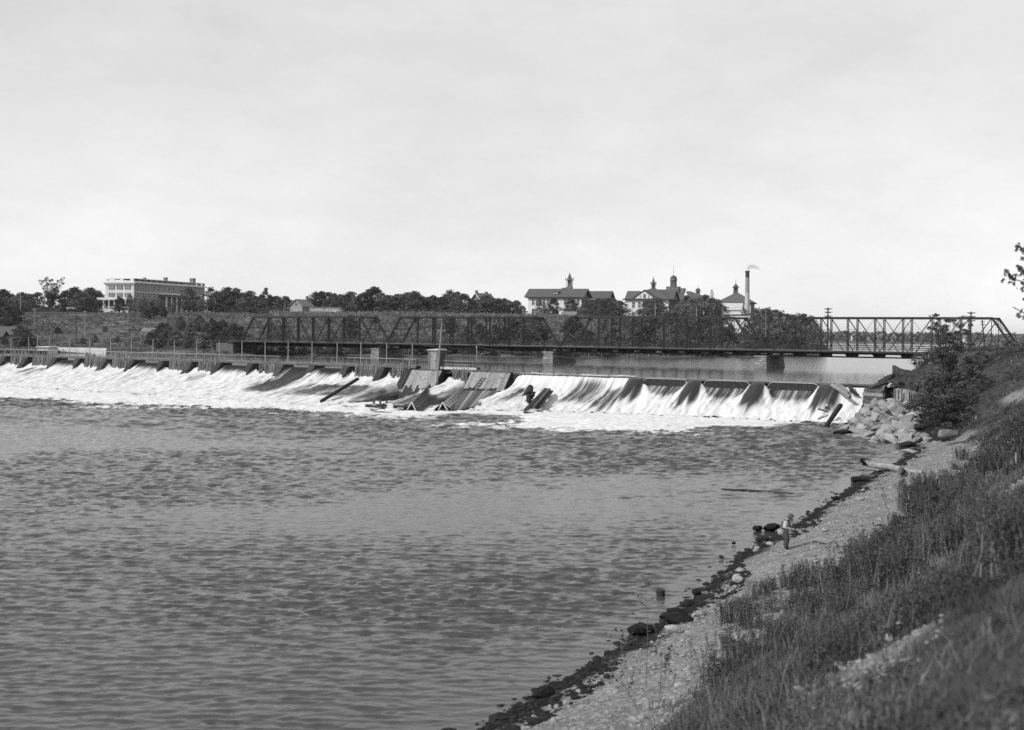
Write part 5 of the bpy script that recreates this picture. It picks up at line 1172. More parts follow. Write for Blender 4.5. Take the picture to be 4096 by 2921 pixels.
# white sheets on lines and small pale things on the hill
ln = empty('laundry_line', at(290,1236,455), 0, 'line of white laundry strung before the trees left of the dormitory', 'laundry')
for i in range(7):
    x0, x1 = 268+i*6.2, 268+i*6.2+5.4; a, b = at(x0,1229,455), at(x1,1229,455); zl = at(x0,1234+U(0,3),455).z
    MB().hexa([(a.x,a.y,zl),(b.x,b.y,zl),(b.x,b.y+.04,zl),(a.x,a.y+.04,zl)],[(a.x,a.y,a.z),(b.x,b.y,b.z),(b.x,b.y+.04,b.z),(a.x,a.y+.04,a.z)]).build('sheet', M['trim'], ln)
for x in (266,313): q_ = at(x,1227,455.1); MB().tube([Vector((q_.x,q_.y,zfar(q_.x,q_.y)-.1)), q_], .06, 5).build('post', M['pole'], ln)
wpile = empty('lumber_pile', at(1098,1252,455), 0, 'heap of white boards left of the clapboard house', 'lumber')
for i in range(8):
    a = at(1072+i*4,1255-U(0,9),455+U(-1,1)); beamo('board', a, a+Vector((U(1.5,3),U(-.5,.5),U(-.1,.6))), .25, .12, M['trim'], wpile)
lpile = empty('driftwood_heap', gnd(540,1405,5.2), 0, 'tangle of pale drift logs on the far left shore', 'logs')
for i in range(26):
    a = gnd(440+U(0,180),1410-U(0,26),UP+.3); a.z = max(zfar(a.x,a.y),UP)+U(.1,.5); d_ = Vector((U(1,3.5),U(-1,1),U(-.3,.3))); MB().tube([a-d_,a+d_],[U(.1,.2),U(.08,.16)],5).build('drift_log', M['plank'] if i%3 else M['pole_dark'], lpile)
# poles on the hillside
for i,(px,y0,y1,lab,m_) in enumerate([(82,1262,1172,'pale bare pole left of the tall spindly tree','pole_pale'),(138,1320,1232,'pale telephone pole on the slope below the spindly tree','pole_pale'),(252,1325,1297,'short thin post midway up the left slope','pole'),(304,1372,1258,'dark telephone pole below the laundry line','pole_dark'),(340,1345,1242,'pale telephone pole just left of the dormitory','pole_pale'),(513,1340,1240,'thin dark pole in front of the dormitory porch','pole'),(747,1330,1262,'thin dark pole right of the big dark tree','pole'),(1141,1256,1208,'thin pale pole left of the clapboard house','pole_pale'),(1147,1256,1206,'second thin pale pole left of the clapboard house','pole'),(1437,1270,1240,'short pale pole right of the glasshouse','pole_pale'),(2093,1266,1235,'pale pole left of the cupola school','pole_pale'),(2621,1268,1212,'pale pole in front of the triangular gable','pole_pale'),(2786,1268,1228,'pale pole among trees right of the school hall','pole_pale'),(2892,1268,1232,'pale pole in front of the power house','pole_pale'),(3064,1300,1240,'thin pale pole right of the smokestack','pole')]):
    D = 380.0
    for D_ in np.arange(300,640,3.0):
        p = at(px,y0,D_)
        if zfar(p.x,p.y) > p.z: D = D_; break
    else: D = 430
    p = at(px,y0,D); p.z = zfar(p.x,p.y)-.2; t_ = at(px,y1,D)
    r_ = empty('hill_pole', p, 0, lab, 'pole', 'poles on the far hillside'); hr = .14 if D < 420 else .17
    MB().tube([p,t_],[hr,hr*.75],6).build('shaft', M[m_], r_)
    if i in (1,4,3): beamo('crossarm', t_+Vector((-.7,0,-.4)), t_+Vector((.7,0,-.4)), .12, .14, M[m_], r_)
# houses on the far right shore
for i,(px,py,w,h,lab) in enumerate([(3403,1375,5.5,4.5,'far pale house with plain front seen through the last bridge span'),(3475,1372,3.5,3.0,'far small white-gabled house between two bridge posts'),(3512,1374,7,6.2,'far two-storey house behind the middle posts of the last span'),(3568,1362,5,4.5,'far pale house high among the distant trees'),(3868,1352,4,4,'far white house at the right by the telephone pole')]):
    p = site(px,py,1080); g = zfar(p.x,p.y); r = empty('far_house', (p.x,p.y,g), -.3+.2*i, lab, 'house')
    part(r,'wall',wallprism(MB(),0,w,0,6,-2,h,h+2.2,'y'),M['whitewash'] if i != 2 else M['siding']); part(r,'roof',gable(MB(),0,w,0,6,h+.1,h+2.4,'y',.4,.3),M['roof_mid'])
    window(r,w*.3,-.02,h*.25,.9,1.3); window(r,w*.7,-.02,h*.25,.9,1.3)

# ------------------------------------------------------------------ vegetation
def leaves_mesh(name, centres, rad, per, size, m, seed, flat=.75, droop=0.0):
    r = np.random.default_rng(seed); cs = np.repeat(np.asarray(centres), per, 0); rd = np.repeat(np.asarray(rad), per)
    n = len(cs); d = r.normal(size=(n,3)); d /= np.linalg.norm(d,axis=1)[:,None]; rr = r.random(n)**.5
    P = cs + d*rr[:,None]*rd[:,None]*np.array([1,1,flat])
    a = r.normal(size=(n,3)); a /= np.linalg.norm(a,axis=1)[:,None]; b = np.cross(a, r.normal(size=(n,3))); b /= np.linalg.norm(b,axis=1)[:,None]
    s = size*r.uniform(.6,1.4,n)[:,None]; a = a*s*.5; b = b*s*.5*r.uniform(.5,.9,n)[:,None]
    V = np.stack([P-a-b*.3, P+b, P+a+b*.2, P-b],1).reshape(-1,3); F = np.arange(n*4).reshape(-1,4)
    ct = np.repeat(r.uniform(.6,1.4,len(centres)), per); tint = np.repeat(ct*r.uniform(.75,1.25,n),4)
    return npmesh(name, V, F, m, False, {'tint':('FLOAT',tint)})
def tree_proto(seed, h, rx, trunkh, nclump, per, size, m, spindly=False, mt=None, thin=1.0):
    r = random.Random(seed); mb = MB(); bend = r.uniform(-.4,.4)
    mb.tube([(0,0,-1.2),(0,0,0),(bend*.4,0,trunkh*.6),(bend,r.uniform(-.3,.3),trunkh)], [h*.028,h*.024,h*.019,h*.014], 6)
    cs, rd = [], []
    top = Vector((bend,0,trunkh))
    for i in range(nclump):
        a = r.uniform(0,6.28); u = r.random(); zz = trunkh*.75+(h-trunkh*.75)*u
        env = rx*(math.sin(math.pi*min(1,(.12+.88*u))**.75)**.7 if not spindly else (.25+.75*u))*r.uniform(.45,1.05)
        c = Vector((bend*.7+env*math.cos(a), env*math.sin(a), zz)); cs.append(c[:]); rd.append(r.uniform(.45,1.0)*rx*(.34 if not spindly else .17))
        if i%2 == 0 or spindly:
            s0 = Vector((bend*min(1,zz/h),0,trunkh*r.uniform(.55,1.0))); md = s0.lerp(c,.5)+Vector((0,0,-.3)); mb.tube([s0,md,c],[h*.009*thin,h*.006*thin,h*.003*thin],4,False)
    me_t = mb.mesh('trunk', mt or M['trunk']); me_c = leaves_mesh('crown', cs, rd, per, size, m, seed+100)
    rt = empty('tree', (0,0,-500)); put('trunk', me_t, None, rt, Matrix.Translation((0,0,-500))); put('crown', me_c, None, rt, Matrix.Translation((0,0,-500)))
    rt['category'] = 'tree'; rt['h'] = h
    return rt
PT = [tree_proto(1,9,3.4,2.2,90,34,.40,M['leaf']), tree_proto(2,9,3.8,1.8,96,34,.40,M['leaf']), tree_proto(3,9,2.8,2.4,72,48,.40,M['leaf_dark']),
      tree_proto(4,9,3.3,1.6,80,46,.42,M['leaf_light']), tree_proto(5,9,4.1,1.8,96,48,.42,M['leaf_dark']), tree_proto(6,9,2.6,2.8,52,48,.40,M['leaf']),
      tree_proto(7,9,3.5,2.0,76,26,.38,M['leaf_light']), tree_proto(8,9,3.3,2.2,80,32,.40,M['leaf'])]
BARE_T = tree_proto(21,9,3.2,2.6,120,13,.34,M['leaf'],True)
TREES = []
def plant(proto, x, y, z, h, wide=1.0, label=None, group=None, rz=None, name=None):
    k = h/proto['h']; mw = Matrix.Translation((x,y,z)) @ Matrix.Rotation(U(0,6.28) if rz is None else rz,4,'Z') @ Matrix.Diagonal((k*wide,k*wide,k,1))
    o = clone(proto, mw, label, group); 
    if 'h' in o: del o['h']
    if name: o.name = name; o['category'] = name.replace('_',' ')
    return o
def skyline(px, ytop, D, pi, wide, label, group):
    p = at(px, ytop, D); z = zfar(p.x,p.y)-.2; return plant(PT[pi] if isinstance(pi,int) else pi, p.x, D, z, max(3.5,p.z-z), wide, label, group)
SKY = [(-40,1160,470),(10,1160,462),(45,1178,480),(85,1172,455),(118,1180,470),(150,1172,480),(262,1165,462),(300,1154,470),(330,1170,455),(362,1155,475),(392,1168,485),
 (846,1155,505),(868,1172,470),(912,1154,465),(944,1157,470),(970,1175,500),(998,1167,460),(1026,1196,470),(1084,1190,480),(1108,1186,500),(1140,1188,490),(1262,1172,490),(1282,1168,480),(1316,1172,485),(1338,1178,470),(1362,1180,490),(1402,1170,480),(1432,1188,470),(1462,1170,465),(1494,1150,470),(1526,1174,465),(1552,1184,480),(1580,1186,470),(1606,1182,470),(1634,1172,480),(1660,1168,470),(1690,1190,475),(1716,1192,480),(1744,1190,470),(1770,1190,475),(1802,1166,470),(1828,1170,480),(1856,1178,465),(1944,1184,465),(1972,1196,475),(1996,1196,470),(2036,1204,475),(2064,1206,480),(2088,1226,485),
 (2366,1212,480),(2396,1196,520),(2424,1196,500),(2452,1198,520),(2480,1206,500),(2604,1200,520),(2628,1196,500),(2724,1212,540),(2748,1190,560),(2772,1200,520),(2800,1196,540),(2826,1186,560),(2850,1200,520),(2868,1206,540),(1240,1196,500),(1388,1182,495),(1510,1172,500),(1590,1180,505),(1675,1182,500),(1730,1184,505),(1785,1180,500),(1915,1190,500),(1960,1192,505),(2015,1196,505),(880,1180,510),(960,1180,515),(1015,1184,510),(1050,1186,515),(20,1172,500),(105,1178,500),(316,1166,505),(380,1168,510),(3040,1248,540),(3090,1250,530),(3140,1262,510),(2742,1228,480),(2700,1250,480),(2660,1252,480),
 (3028,1240,520),(3052,1244,500),(3076,1240,490),(3100,1246,500),(3126,1252,480),(3148,1262,470),(3172,1266,470),(3196,1264,460),(3218,1262,450),(3240,1272,440),(3256,1292,430),(3268,1312,420)]
cn = {}; SKY.sort()
for i,(px,yt,D) in enumerate(SKY):
    g = 'left' if px < 400 else ('mid' if px < 2100 else 'right')
    lab = {'left':'hilltop tree left of the dormitory, %s from the left edge','mid':'hilltop tree between dormitory and cupola school, %s to its right','right':'hilltop tree right of the cupola school, %s counting rightwards from it'}[g]
    cn[g] = cn.get(g,-1)+1; lab = lab % ORD[cn[g]]
    skyline(px, yt, D, random.choice(([0,1,2,4,7,1] if i%5 else [3,6]) if px < 2700 else [3,6,6,5,7]), U(1.15,1.65) if px < 2700 else U(.95,1.3), lab, 'hilltop trees, '+g)
skyline(208, 1112, 458, BARE_T, 1.0, 'tall spindly half-bare tree standing above the others on the left hilltop', None)
skyline(1065, 1156, 470, 5, 1.0, 'slim tall tree with a round top left of the clapboard house', None)
skyline(752, 1150, 462, 0, 1.05, 'tall tree before the right end of the dormitory', None)
skyline(478, 1188, 448, 2, 1.2, 'dark tree in front of the dormitory porch', None)
skyline(520, 1180, 455, 6, 1.0, 'thin tree at the corner of the dormitory', None)
for i,(px,yt,D) in enumerate([(575,1192,455),(610,1200,458),(640,1205,462),(690,1215,470)]): skyline(px,yt,D,[6,3,7,6][i],1.1,'small tree along the shaded side of the dormitory, %s from its corner' % ORD[i],'trees along the dormitory side')
for i,(px,yt,D) in enumerate([(2160,1200,560),(2215,1192,575),(2282,1190,560),(2300,1215,540),(2348,1205,545),(2330,1225,520),(2180,1228,540)]): skyline(px,yt,D,[6,2,2,7,0,1,6][i],1.0,'tree in front of the cupola school, %s planted from the left' % ORD[[0,2,3,4,6,5,1][i]],'trees before the cupola school')
skyline(615, 1262, 385, 4, 1.25, 'big dark round tree on the slope below the dormitory', None); skyline(655, 1285, 380, 2, 1.2, 'dark tree beside the big round tree on the slope', None); skyline(585,1300,375,4,1.1,'low dark tree hanging over the white hut',None)
# wooded slope below the skyline, seen through the trusses
random.seed(21); n_s = 0
cell = {}
while n_s < 140:
    px = U(600,3260); f = random.random(); D = U(332,470)
    p = at(px,1300,D); t_ = float(sdist(FARS,[p.x],[p.y],1)[0])
    if t_ < 3: continue
    if px < 1500 and D < 400 and random.random() < .62: continue
    z = zfar(p.x,p.y); cap = at(px, 1262 if px > 1300 else 1290, D).z; h = min(U(3.5,8), cap-z)
    if 2080 < px < 2360 and D > 400: h = min(h, 2.6)
    if h < 2.2: continue
    plant(PT[random.choice([0,1,2,3,4,6,7])], p.x, p.y, z-.3, h, U(1.1,1.6) if h < 6 else U(.9,1.2), None, 'trees on the slope behind the bridge'); n_s += 1
    sb = on_bridge(px,1340,0)/(SPAN+GAP); ci = (int(max(0,min(3.99,sb))), int(max(0,min(8.99,(sb%1)*9.4)))); cell.setdefault(ci if sb > -.05 else (-1,0),[]).append((D,C.objects[-3]))
for (a_,b_),lst in cell.items():
    for j,(D,o) in enumerate(sorted(lst, key=lambda q: q[0])):
        o['label'] = ('tree behind %s panel of %s bridge span, %s up from water' % (ORD[b_],ORD[a_],ORD[j])) if a_ >= 0 else 'leafy tree on the slope left of the bridge end, %s up from the water' % ORD[j]
# trees on the left slope and shore
for i,(px,yb,h) in enumerate([(20,1345,6),(60,1350,5),(-20,1330,7),(100,1390,5.5),(75,1392,6),(125,1395,4),(30,1300,6),(230,1340,2.2),(420,1330,2),(380,1372,2.4),(330,1380,2.2),(470,1375,2),(60,1290,5),(720,1330,4.5),(760,1345,4),(800,1330,5),(850,1340,5),(890,1345,4.5),(930,1350,4),(700,1390,5),(760,1400,4.5),(820,1402,4),(880,1400,4),(930,1400,3.6),(980,1395,3),(1050,1400,3),(640,1400,4),(670,1380,5),(600,1385,4)]):
    D = 330.0
    for D_ in np.arange(285,600,3.0):
        p = at(px,yb,D_)
        if zfar(p.x,p.y) >= p.z: D = D_; break
    p = at(px,yb,D); plant(PT[[0,2,4,7,3][i%5]], p.x, p.y, zfar(p.x,p.y)-.4, h, 1.2, 'bushy tree on the left shore slope below the dormitory, %s counted' % ORD[i], 'trees on the left shore slope')
# shrubs along the far shore
for i in range(60):
    px = 960+2280*(i+U(.2,.8))/60; yb = 1420
    p = gnd(px, 1424, UP); t_ = float(sdist(FARS,[p.x],[p.y],1)[0]); q_ = p
    for D_ in np.arange(290,420,2.0):
        q_ = at(px,1400,D_)
        if float(sdist(FARS,[q_.x],[q_.y],1)[0]) > U(1,5): break
    plant(PT[[1,3,4,6][i%4]], q_.x, q_.y, zfar(q_.x,q_.y)-1.0, U(2.2,4.2), 1.5, 'low shrub at the far water edge behind the bridge, %s from the left' % ORD[i], 'shrubs along the far shore', None, 'shrub')
# brush carpet on the hillside: nobody could count it
def brush(name, n, fn, hgt, m, lab, seed, per=10, size=.5):
    r = np.random.default_rng(seed); X, Y = fn(r, n); Z = far_z(X,Y); t = sdist(FARS,X,Y,1); ok = t > 1.0; X, Y, Z = X[ok], Y[ok], Z[ok]
    c = np.stack([X,Y,Z+hgt*.35],-1); o = put(name, leaves_mesh(name, c, r.uniform(.5,1.3,len(c))*hgt, per, size, m, seed, .6)); tag(o, lab, 'brush', None, 'stuff')
def f_slope(r, n):
    k = r.uniform(-.20,.262,n); D = r.uniform(318,470,n); return k*D, D
brush('hillside_brush', 12500, f_slope, 1.5, M['leaf_light'], 'dense brush covering the wooded slope behind the bridge', 31, 9, .54)
def f_left(r, n):
    k = r.uniform(-.46,-.20,n); D = r.uniform(300,470,n); X = k*D; m = fbm(X*.1,D*.05,3,1)+.15*r.normal(size=n) > .5; return X[m], D[m]
brush('meadow_brush', 16000, f_left, .6, M['leaf_light'], 'low brush on the open left slope', 32, 8, .4)
def f_top(r, n):
    k = r.uniform(-.46,.26,n); D = r.uniform(452,560,n); X = k*D; m = ~((k > -.345)&(k < -.24)&(D < 540)) & ~((k > -.19)&(k < -.125)&(D < 470)) & ~((k > .005)&(k < .06)); return X[m], D[m]
brush('hilltop_brush', 9500, f_top, 3.0, M['leaf'], 'undergrowth beneath the hilltop trees', 33, 10, .6)
# far wood on the right shore, a mass at over a kilometre
r = np.random.default_rng(5); k = r.uniform(.245,.50,900); D = r.uniform(1040,1500,900); X = k*D; Z = far_z(X,D); hb_ = r.uniform(4,9,900)
c = np.concatenate([np.stack([X,D,Z+hb_*f],-1) for f in (.3,.6,.9)]); tag(put('distant_wood', leaves_mesh('distant_wood', c, np.concatenate([hb_*.42,hb_*.38,hb_*.25]), 16, 2.0, M['leaf_light'], 6, .8)), 'hazy band of distant trees beyond the pool at the right', 'wood', None, 'stuff')
# ---- near right bank
def cast(px, py, d0=6.0, d1=260, st=.25):
    k_, m_ = ray(px,py); D = d0
    while D < d1 and EYE+m_*D > znear(k_*D,D): D += st if D < 60 else st*2
    return Vector((k_*D,D,znear(k_*D,D)))
SHP = [tree_proto(31,4,1.9,.6,34,70,.20,M['leaf_dark']), tree_proto(32,4,1.7,.5,30,70,.19,M['leaf']), tree_proto(33,4,2.1,.5,36,64,.20,M['leaf']), tree_proto(34,4,1.6,.7,26,60,.19,M['leaf_light'])]
SAP = tree_proto(35,9,2.3,2.4,110,50,.17,M['leaf'],True,None,.35)
sp_ = at(3790,1250,138); z_ = znear(sp_.x,sp_.y); plant(SAP, sp_.x, sp_.y, z_-.3, sp_.z-z_, 1.15, 'tall thin-crowned sapling rising in front of the bridge at the right', None, 1.0)
BUSH = [(3700,1560,130,3.4,0,'dark leafy bush spilling over the sheet piling'),(3740,1500,136,4.0,1,'leafy bush at the foot of the tall sapling'),(3790,1520,132,3.8,0,'dark bush right of the sheet piling'),(3830,1470,140,3.6,2,'leafy bush under the right telephone pole'),(3760,1620,124,3.6,0,'darkest bush hanging above the riprap'),(3820,1600,122,3.2,0,'dark bush on the bank above the riprap'),(3880,1500,136,3.0,1,'leafy bush right of the sapling, halfway up the bank'),(3930,1450,142,3.2,2,'leafy bush near the bank top at the right'),(3980,1420,150,3.4,3,'lighter bush on the bank top at the right'),(4040,1410,150,3.4,1,'leafy bush on the bank top near the right edge'),(4085,1430,140,3.4,2,'bush cut by the right edge of the picture'),(3900,1400,170,3.6,3,'bush on the skyline at the right bridge end'),(3860,1420,165,4.2,2,'bush on the bank top behind the sapling'),(3960,1385,185,4.4,3,'bush against the bridge end posts'),(4030,1370,190,4.6,2,'bush on the skyline right of the bridge end'),(4090,1370,180,4.4,3,'skyline bush at the right picture edge'),(3690,1440,160,2.6,1,'bush behind the pile fence'),(3740,1430,162,3.4,2,'bush left of the sapling above the pile fence'),(3850,1560,128,2.8,1,'bush in the hollow of the bank'),(3780,1680,118,1.8,1,'low bush below the dark hanging bush'),(3680,1500,140,2.0,0,'low dark bush over the piling top'),(3940,1540,130,2.4,1,'bush at the edge of the bare earth patch'),(3640,1525,152,1.4,2,'low weeds over the abutment fill'),(3600,1530,155,1.2,1,'low grass tuft over the log crib')]
for px,py,D,h,pi,lab in BUSH:
    p = at(px,py,D); z = max(znear(p.x,p.y), UP*.0); zc = p.z; h_ = h
    zb2 = z if (zc-z) < h*1.3 else zc-h*.5
    plant(SHP[pi], p.x, D, z-.4, max(1.2, min(h*1.25, zc-z+h*.55)), U(1.1,1.4), lab, 'bushes on the right bank', None, 'bush')
# the tree whose twigs reach in at the right edge
def twig_tree():
    rt = empty('overhanging_tree', (15.9,30,znear(15.9,30)), 0, 'tree just outside the right edge whose leafy twigs reach into the sky', 'tree')
    D = 30.0; tr = Vector((15.9,30,0)); zt = znear(15.9,30)
    mb = MB().tube([Vector((15.9,30,zt-.3)), Vector((15.7,30,zt+3)), Vector((15.5,30,zt+7.5))], [.28,.22,.12], 8); mb.build('trunk', M['trunk'], rt)
    tips = [[(4180,1120),(4096,1130),(4060,1118),(4035,1105)],[(4180,1110),(4090,1085),(4075,1070)],[(4180,1060),(4100,1000),(4075,985)],[(4180,1320),(4110,1260),(4052,1229)],[(4180,1140),(4100,1140),(4085,1128)],[(4190,1180),(4120,1150),(4096,1155)]]
    lv = []
    for b in tips:
        pts = [Vector((15.6,30,at(b[0][0],b[0][1]+60,D).z))]+[at(x,y,D) for x,y in b]
        MB().tube(pts,[.05]+[.03,.018,.012,.008][:len(b)],5).build('branch', M['trunk'], rt)
    for x,y,k in [(4026,1092,8),(4040,1103,10),(4052,1112,8),(4030,1082,5),(4060,1120,8),(4082,1080,12),(4075,1065,10),(4092,1090,10),(4068,1100,6),(4072,985,10),(4065,998,5),(4092,1005,10),(4090,996,6),(4092,1028,6),(4012,1119,3),(4040,1131,6),(4056,1138,3),(4085,1150,4),(4096,1135,8),(4080,1248,5),(4074,1262,4),(4070,1270,3),(4092,1268,4),(4150,1060,60),(4160,1130,60),(4150,1000,50),(4160,1200,50)]:
        lv += [(*at(x+random.gauss(0,5 if k < 20 else 25),y+random.gauss(0,5 if k < 20 else 25),D+U(-.3,.3)),) for _ in range(k)]
    put('leaf_cluster', leaves_mesh('leaf_cluster', np.array(lv), np.full(len(lv),.02), 1, .11, M['leaf_dark'], 77), None, rt, Matrix.Identity(4))['kind'] = 'stuff'
twig_tree()
# weeds and grass over the slope (uncountable)
def tufts(name, n, yr, blades, hr, wid, m, lab, seed, dens=None, tmax=26):
    r = np.random.default_rng(seed); N = n*5
    Y = np.exp(r.uniform(np.log(yr[0]),np.log(yr[1]),N)); sx = np.interp(Y,[p[1] for p in NEAR[1:19]],[p[0] for p in NEAR[1:19]]); X = sx+r.uniform(2,tmax,N)
    t = near_t(X,Y); w = beach_w(Y); nzv = fbm(X*.8,Y*.8,4,0)-.5
    ok = (t-w+nzv*4 > .2+r.exponential(.5,N)) & (np.hypot(X,Y) > 2.2) & (X < .62*Y+6)
    bar = np.zeros(N)
    for c,rx,ry in BARE: bar = np.maximum(bar, sstep(1.2,.6,np.hypot((X-c.x)/rx*1.4,(Y-c.y)/(ry*3))+nzv*1.3))
    ok &= r.random(N) > bar*.85
    if dens is not None: ok &= dens(X,Y,r)
    X, Y, t, w = X[ok][:n], Y[ok][:n], t[ok][:n], w[ok][:n]; Z = near_z(X,Y); k = len(X)
    clump = .35+1.3*fbm(X*.45,Y*.45,3,3); tl = .25+2.7*sstep(.33,.75,fbm(X*.35+5,Y*.35,4,4))
    B = blades; kb = k*B; bx = np.repeat(X,B)+r.normal(0,.13,kb); by = np.repeat(Y,B)+r.normal(0,.13,kb); bz = np.repeat(Z,B)-.05
    h = r.uniform(*hr,kb)*np.repeat(clump,B); an = r.uniform(0,6.28,kb); lean = r.normal(0,.28,(kb,2))*h[:,None]; lean[:,0] -= .05*h
    h = h*np.interp(by,[3,10,22],[.35,.6,1.0]); wd = wid*r.uniform(.6,1.4,kb); cx, cy = np.cos(an)*wd, np.sin(an)*wd
    mx, my = bx+lean[:,0]*.35, by+lean[:,1]*.35
    V = np.stack([np.stack([bx-cx,by-cy,bz],-1), np.stack([bx+cx,by+cy,bz],-1), np.stack([mx+cx*.8,my+cy*.8,bz+h*.6],-1), np.stack([bx+lean[:,0],by+lean[:,1],bz+h],-1), np.stack([mx-cx*.8,my-cy*.8,bz+h*.6],-1)],1)
    base = (np.arange(kb)*5)[:,None]
    F = np.concatenate([base+np.array([[0,1,2]]), base+np.array([[0,2,4]]), base+np.array([[4,2,3]])])
    tint = np.repeat(np.repeat(tl,B)*r.uniform(.6,1.5,kb),5)
    tag(put(name, npmesh(name, V.reshape(-1,3), F, m, False, {'tint':('FLOAT',tint)})), lab, 'grass', None, 'stuff')
tufts('slope_grass', 12500, (2.5,50), 11, (.07,.32), .006, M['leaf_weed'], 'weeds and dry grass on the near slope', 51)
tufts('bank_grass', 13500, (40,225), 6, (.1,.5), .022, M['leaf_weed'], 'weeds and grass on the farther right bank', 52, tmax=30)
tufts('dry_grass', 1500, (3,80), 5, (.3,.75), .005, M['dry_stem'], 'pale dry stalks among the weeds', 53, lambda X,Y,r: fbm(X*.25,Y*.25,3,5) > .52)
def leafy(name, n, yr, rad, per, size, m, lab, seed):
    r = np.random.default_rng(seed); N = n*6; Y = np.exp(r.uniform(np.log(yr[0]),np.log(yr[1]),N)); sx = np.interp(Y,[p[1] for p in NEAR[1:19]],[p[0] for p in NEAR[1:19]]); X = sx+r.uniform(2,26,N)
    t = near_t(X,Y); nzv = fbm(X*.8,Y*.8,4,0)-.5; ok = (t-beach_w(Y)+nzv*4 > .4) & (np.hypot(X,Y) > 4) & (X < .62*Y+6) & (fbm(X*.5,Y*.5,3,1) > .42)
    for c,rx,ry in BARE: ok &= np.hypot((X-c.x)/rx,(Y-c.y)/(ry*4)) > r.uniform(.5,1.2,N)
    X, Y = X[ok][:n], Y[ok][:n]; Z = near_z(X,Y); c_ = np.stack([X,Y,Z+r.uniform(.05,1.2,len(X))*rad],-1)
    tag(put(name, leaves_mesh(name, c_, np.full(len(c_),rad), per, size, m, seed, .8)), lab, 'weeds', None, 'stuff')
leafy('slope_weeds', 18000, (4,50), .16, 9, .048, M['leaf_weed'], 'small leafy weeds covering the near slope', 57)
leafy('bank_weeds', 14000, (42,225), .34, 7, .12, M['leaf_weed'], 'leafy weeds covering the farther right bank', 58)
# leafy weed clumps along the beach edge, each a plant of its own
def weed_proto(seed, h, n, m, per=14, size=.034):
    r = random.Random(seed); mb = MB(); cs = []; rd = []
    for i in range(n):
        a = r.uniform(0,6.28); l = r.uniform(.03,.34)*h; b = Vector((r.gauss(0,.24),r.gauss(0,.24),-.1)); tip = b+Vector((math.cos(a)*l,math.sin(a)*l,h*r.uniform(.6,1.0)+.1))
        md = b.lerp(tip,.5)+Vector((0,0,.06)); mb.tube([b,md,tip],[.012,.008,.003],3,False)
        for u in (.3,.42,.54,.66,.78,.88,.96): p = b.lerp(tip,u); cs.append(p[:]); rd.append(.05+.06*(1-u))
    rt = empty('weed_bush', (0,0,-500)); put('stems', mb.mesh('stems', M['twig']), None, rt, Matrix.Translation((0,0,-500))); put('foliage', leaves_mesh('foliage', cs, rd, per, size, m, seed), None, rt, Matrix.Translation((0,0,-500)))
    rt['category'] = 'weed'; rt['h'] = h; return rt
WP = [weed_proto(61,1.0,34,M['leaf_dark']), weed_proto(62,1.0,30,M['leaf']), weed_proto(63,1.0,38,M['leaf_dark'],12), weed_proto(64,1.0,26,M['leaf_weed'],10)]
edge = [(3640,2010,1.5,0,'dark bushy weed at the left of the clump beside the wide beach'),(3675,1995,1.7,2,'tall dark weed in the middle of the clump beside the wide beach'),(3720,1985,1.5,0,'dark weed at the right of the clump beside the wide beach'),(3755,1960,1.3,1,'weed right behind the clump beside the wide beach')]
for px,py,h,pi,lab in edge: g = cast(px,py); plant(WP[pi], g.x,g.y,g.z-.05,h,1.25,lab,'weeds at the beach edge')
random.seed(33); nw = 0
ew = [(3600,2120),(3570,2160),(3540,2200),(3500,2235),(3460,2270),(3420,2300),(3370,2310),(3330,2320),(3280,2330),(3230,2340),(3190,2345),(3150,2352),(3100,2365),(3060,2385),(3020,2410),(2990,2440),(2960,2470),(2920,2490),(3200,2400),(3300,2390),(3400,2370),(3480,2330),(3560,2280),(3620,2210),(3100,2450),(3000,2520),(2900,2600),(3640,2060),(3700,2060),(3780,1920),(3820,1880),(3850,1850),(3800,2000),(3860,1960),(3160,2470),(3260,2460),(3360,2440),(3460,2420),(3060,2580),(3150,2560),(2960,2640),(3700,2160),(3760,2100),(3820,2060),(3880,2000),(3660,2280),(3560,2380),(3760,2230),(3860,2160),(3940,2080),(3980,1900),(2880,2740),(3940,2240),(4020,2140),(4060,2260)]
ew.sort()
for px,py in ew:
    g = cast(px+U(-12,12),py+U(-8,8)); plant(WP[nw%4], g.x,g.y,g.z-.05,U(.6,1.2),U(1.0,1.5),'leafy weed clump on the near slope, %s from the left' % ORD[ew.index((px,py))],'weed clumps on the near slope'); nw += 1
# tall slender weeds standing against the water, bottom centre
def tall_weed(bx, by, z, tip, nb, lab, seed, lp=5):
    r = random.Random(seed); g = cast(bx,by,d0=14); D = g.y; rt = empty('tall_weed', g, 0, lab, 'weed')
    tp = at(tip[0],tip[1],D); md = g.lerp(tp,.5)+Vector((.05,0,0)); MB().tube([g-Vector((0,0,.1)),md,tp],[.014,.009,.004],5).build('stem', M['twig'], rt)
    cs = []
    for i in range(nb):
        u = r.uniform(.25,.97); b = g.lerp(tp,u); e = b+Vector((r.gauss(0,.28),r.gauss(0,.15),r.uniform(.05,.35))); MB().tube([b,b.lerp(e,.5)+Vector((0,0,.04)),e],[.006,.005,.003],4,False).build('branch', M['twig'], rt); cs += [e[:], b.lerp(e,.6)[:], (e+Vector((0,0,.08)))[:]]
    cs += [(tp+Vector((r.gauss(0,.07),0,r.gauss(0,.05))))[:] for _ in range(8)]
    put('leaves', leaves_mesh('leaves', cs, np.full(len(cs),.05), lp, .065, M['leaf_dark'], seed), None, rt, Matrix.Identity(4))
tall_weed(2585,2760,0,(2583,2330),12,'tallest slender weed rising against the water near the stump',1,3)
tall_weed(2640,2780,0,(2640,2540),9,'slender weed right of the tallest one',2,3)
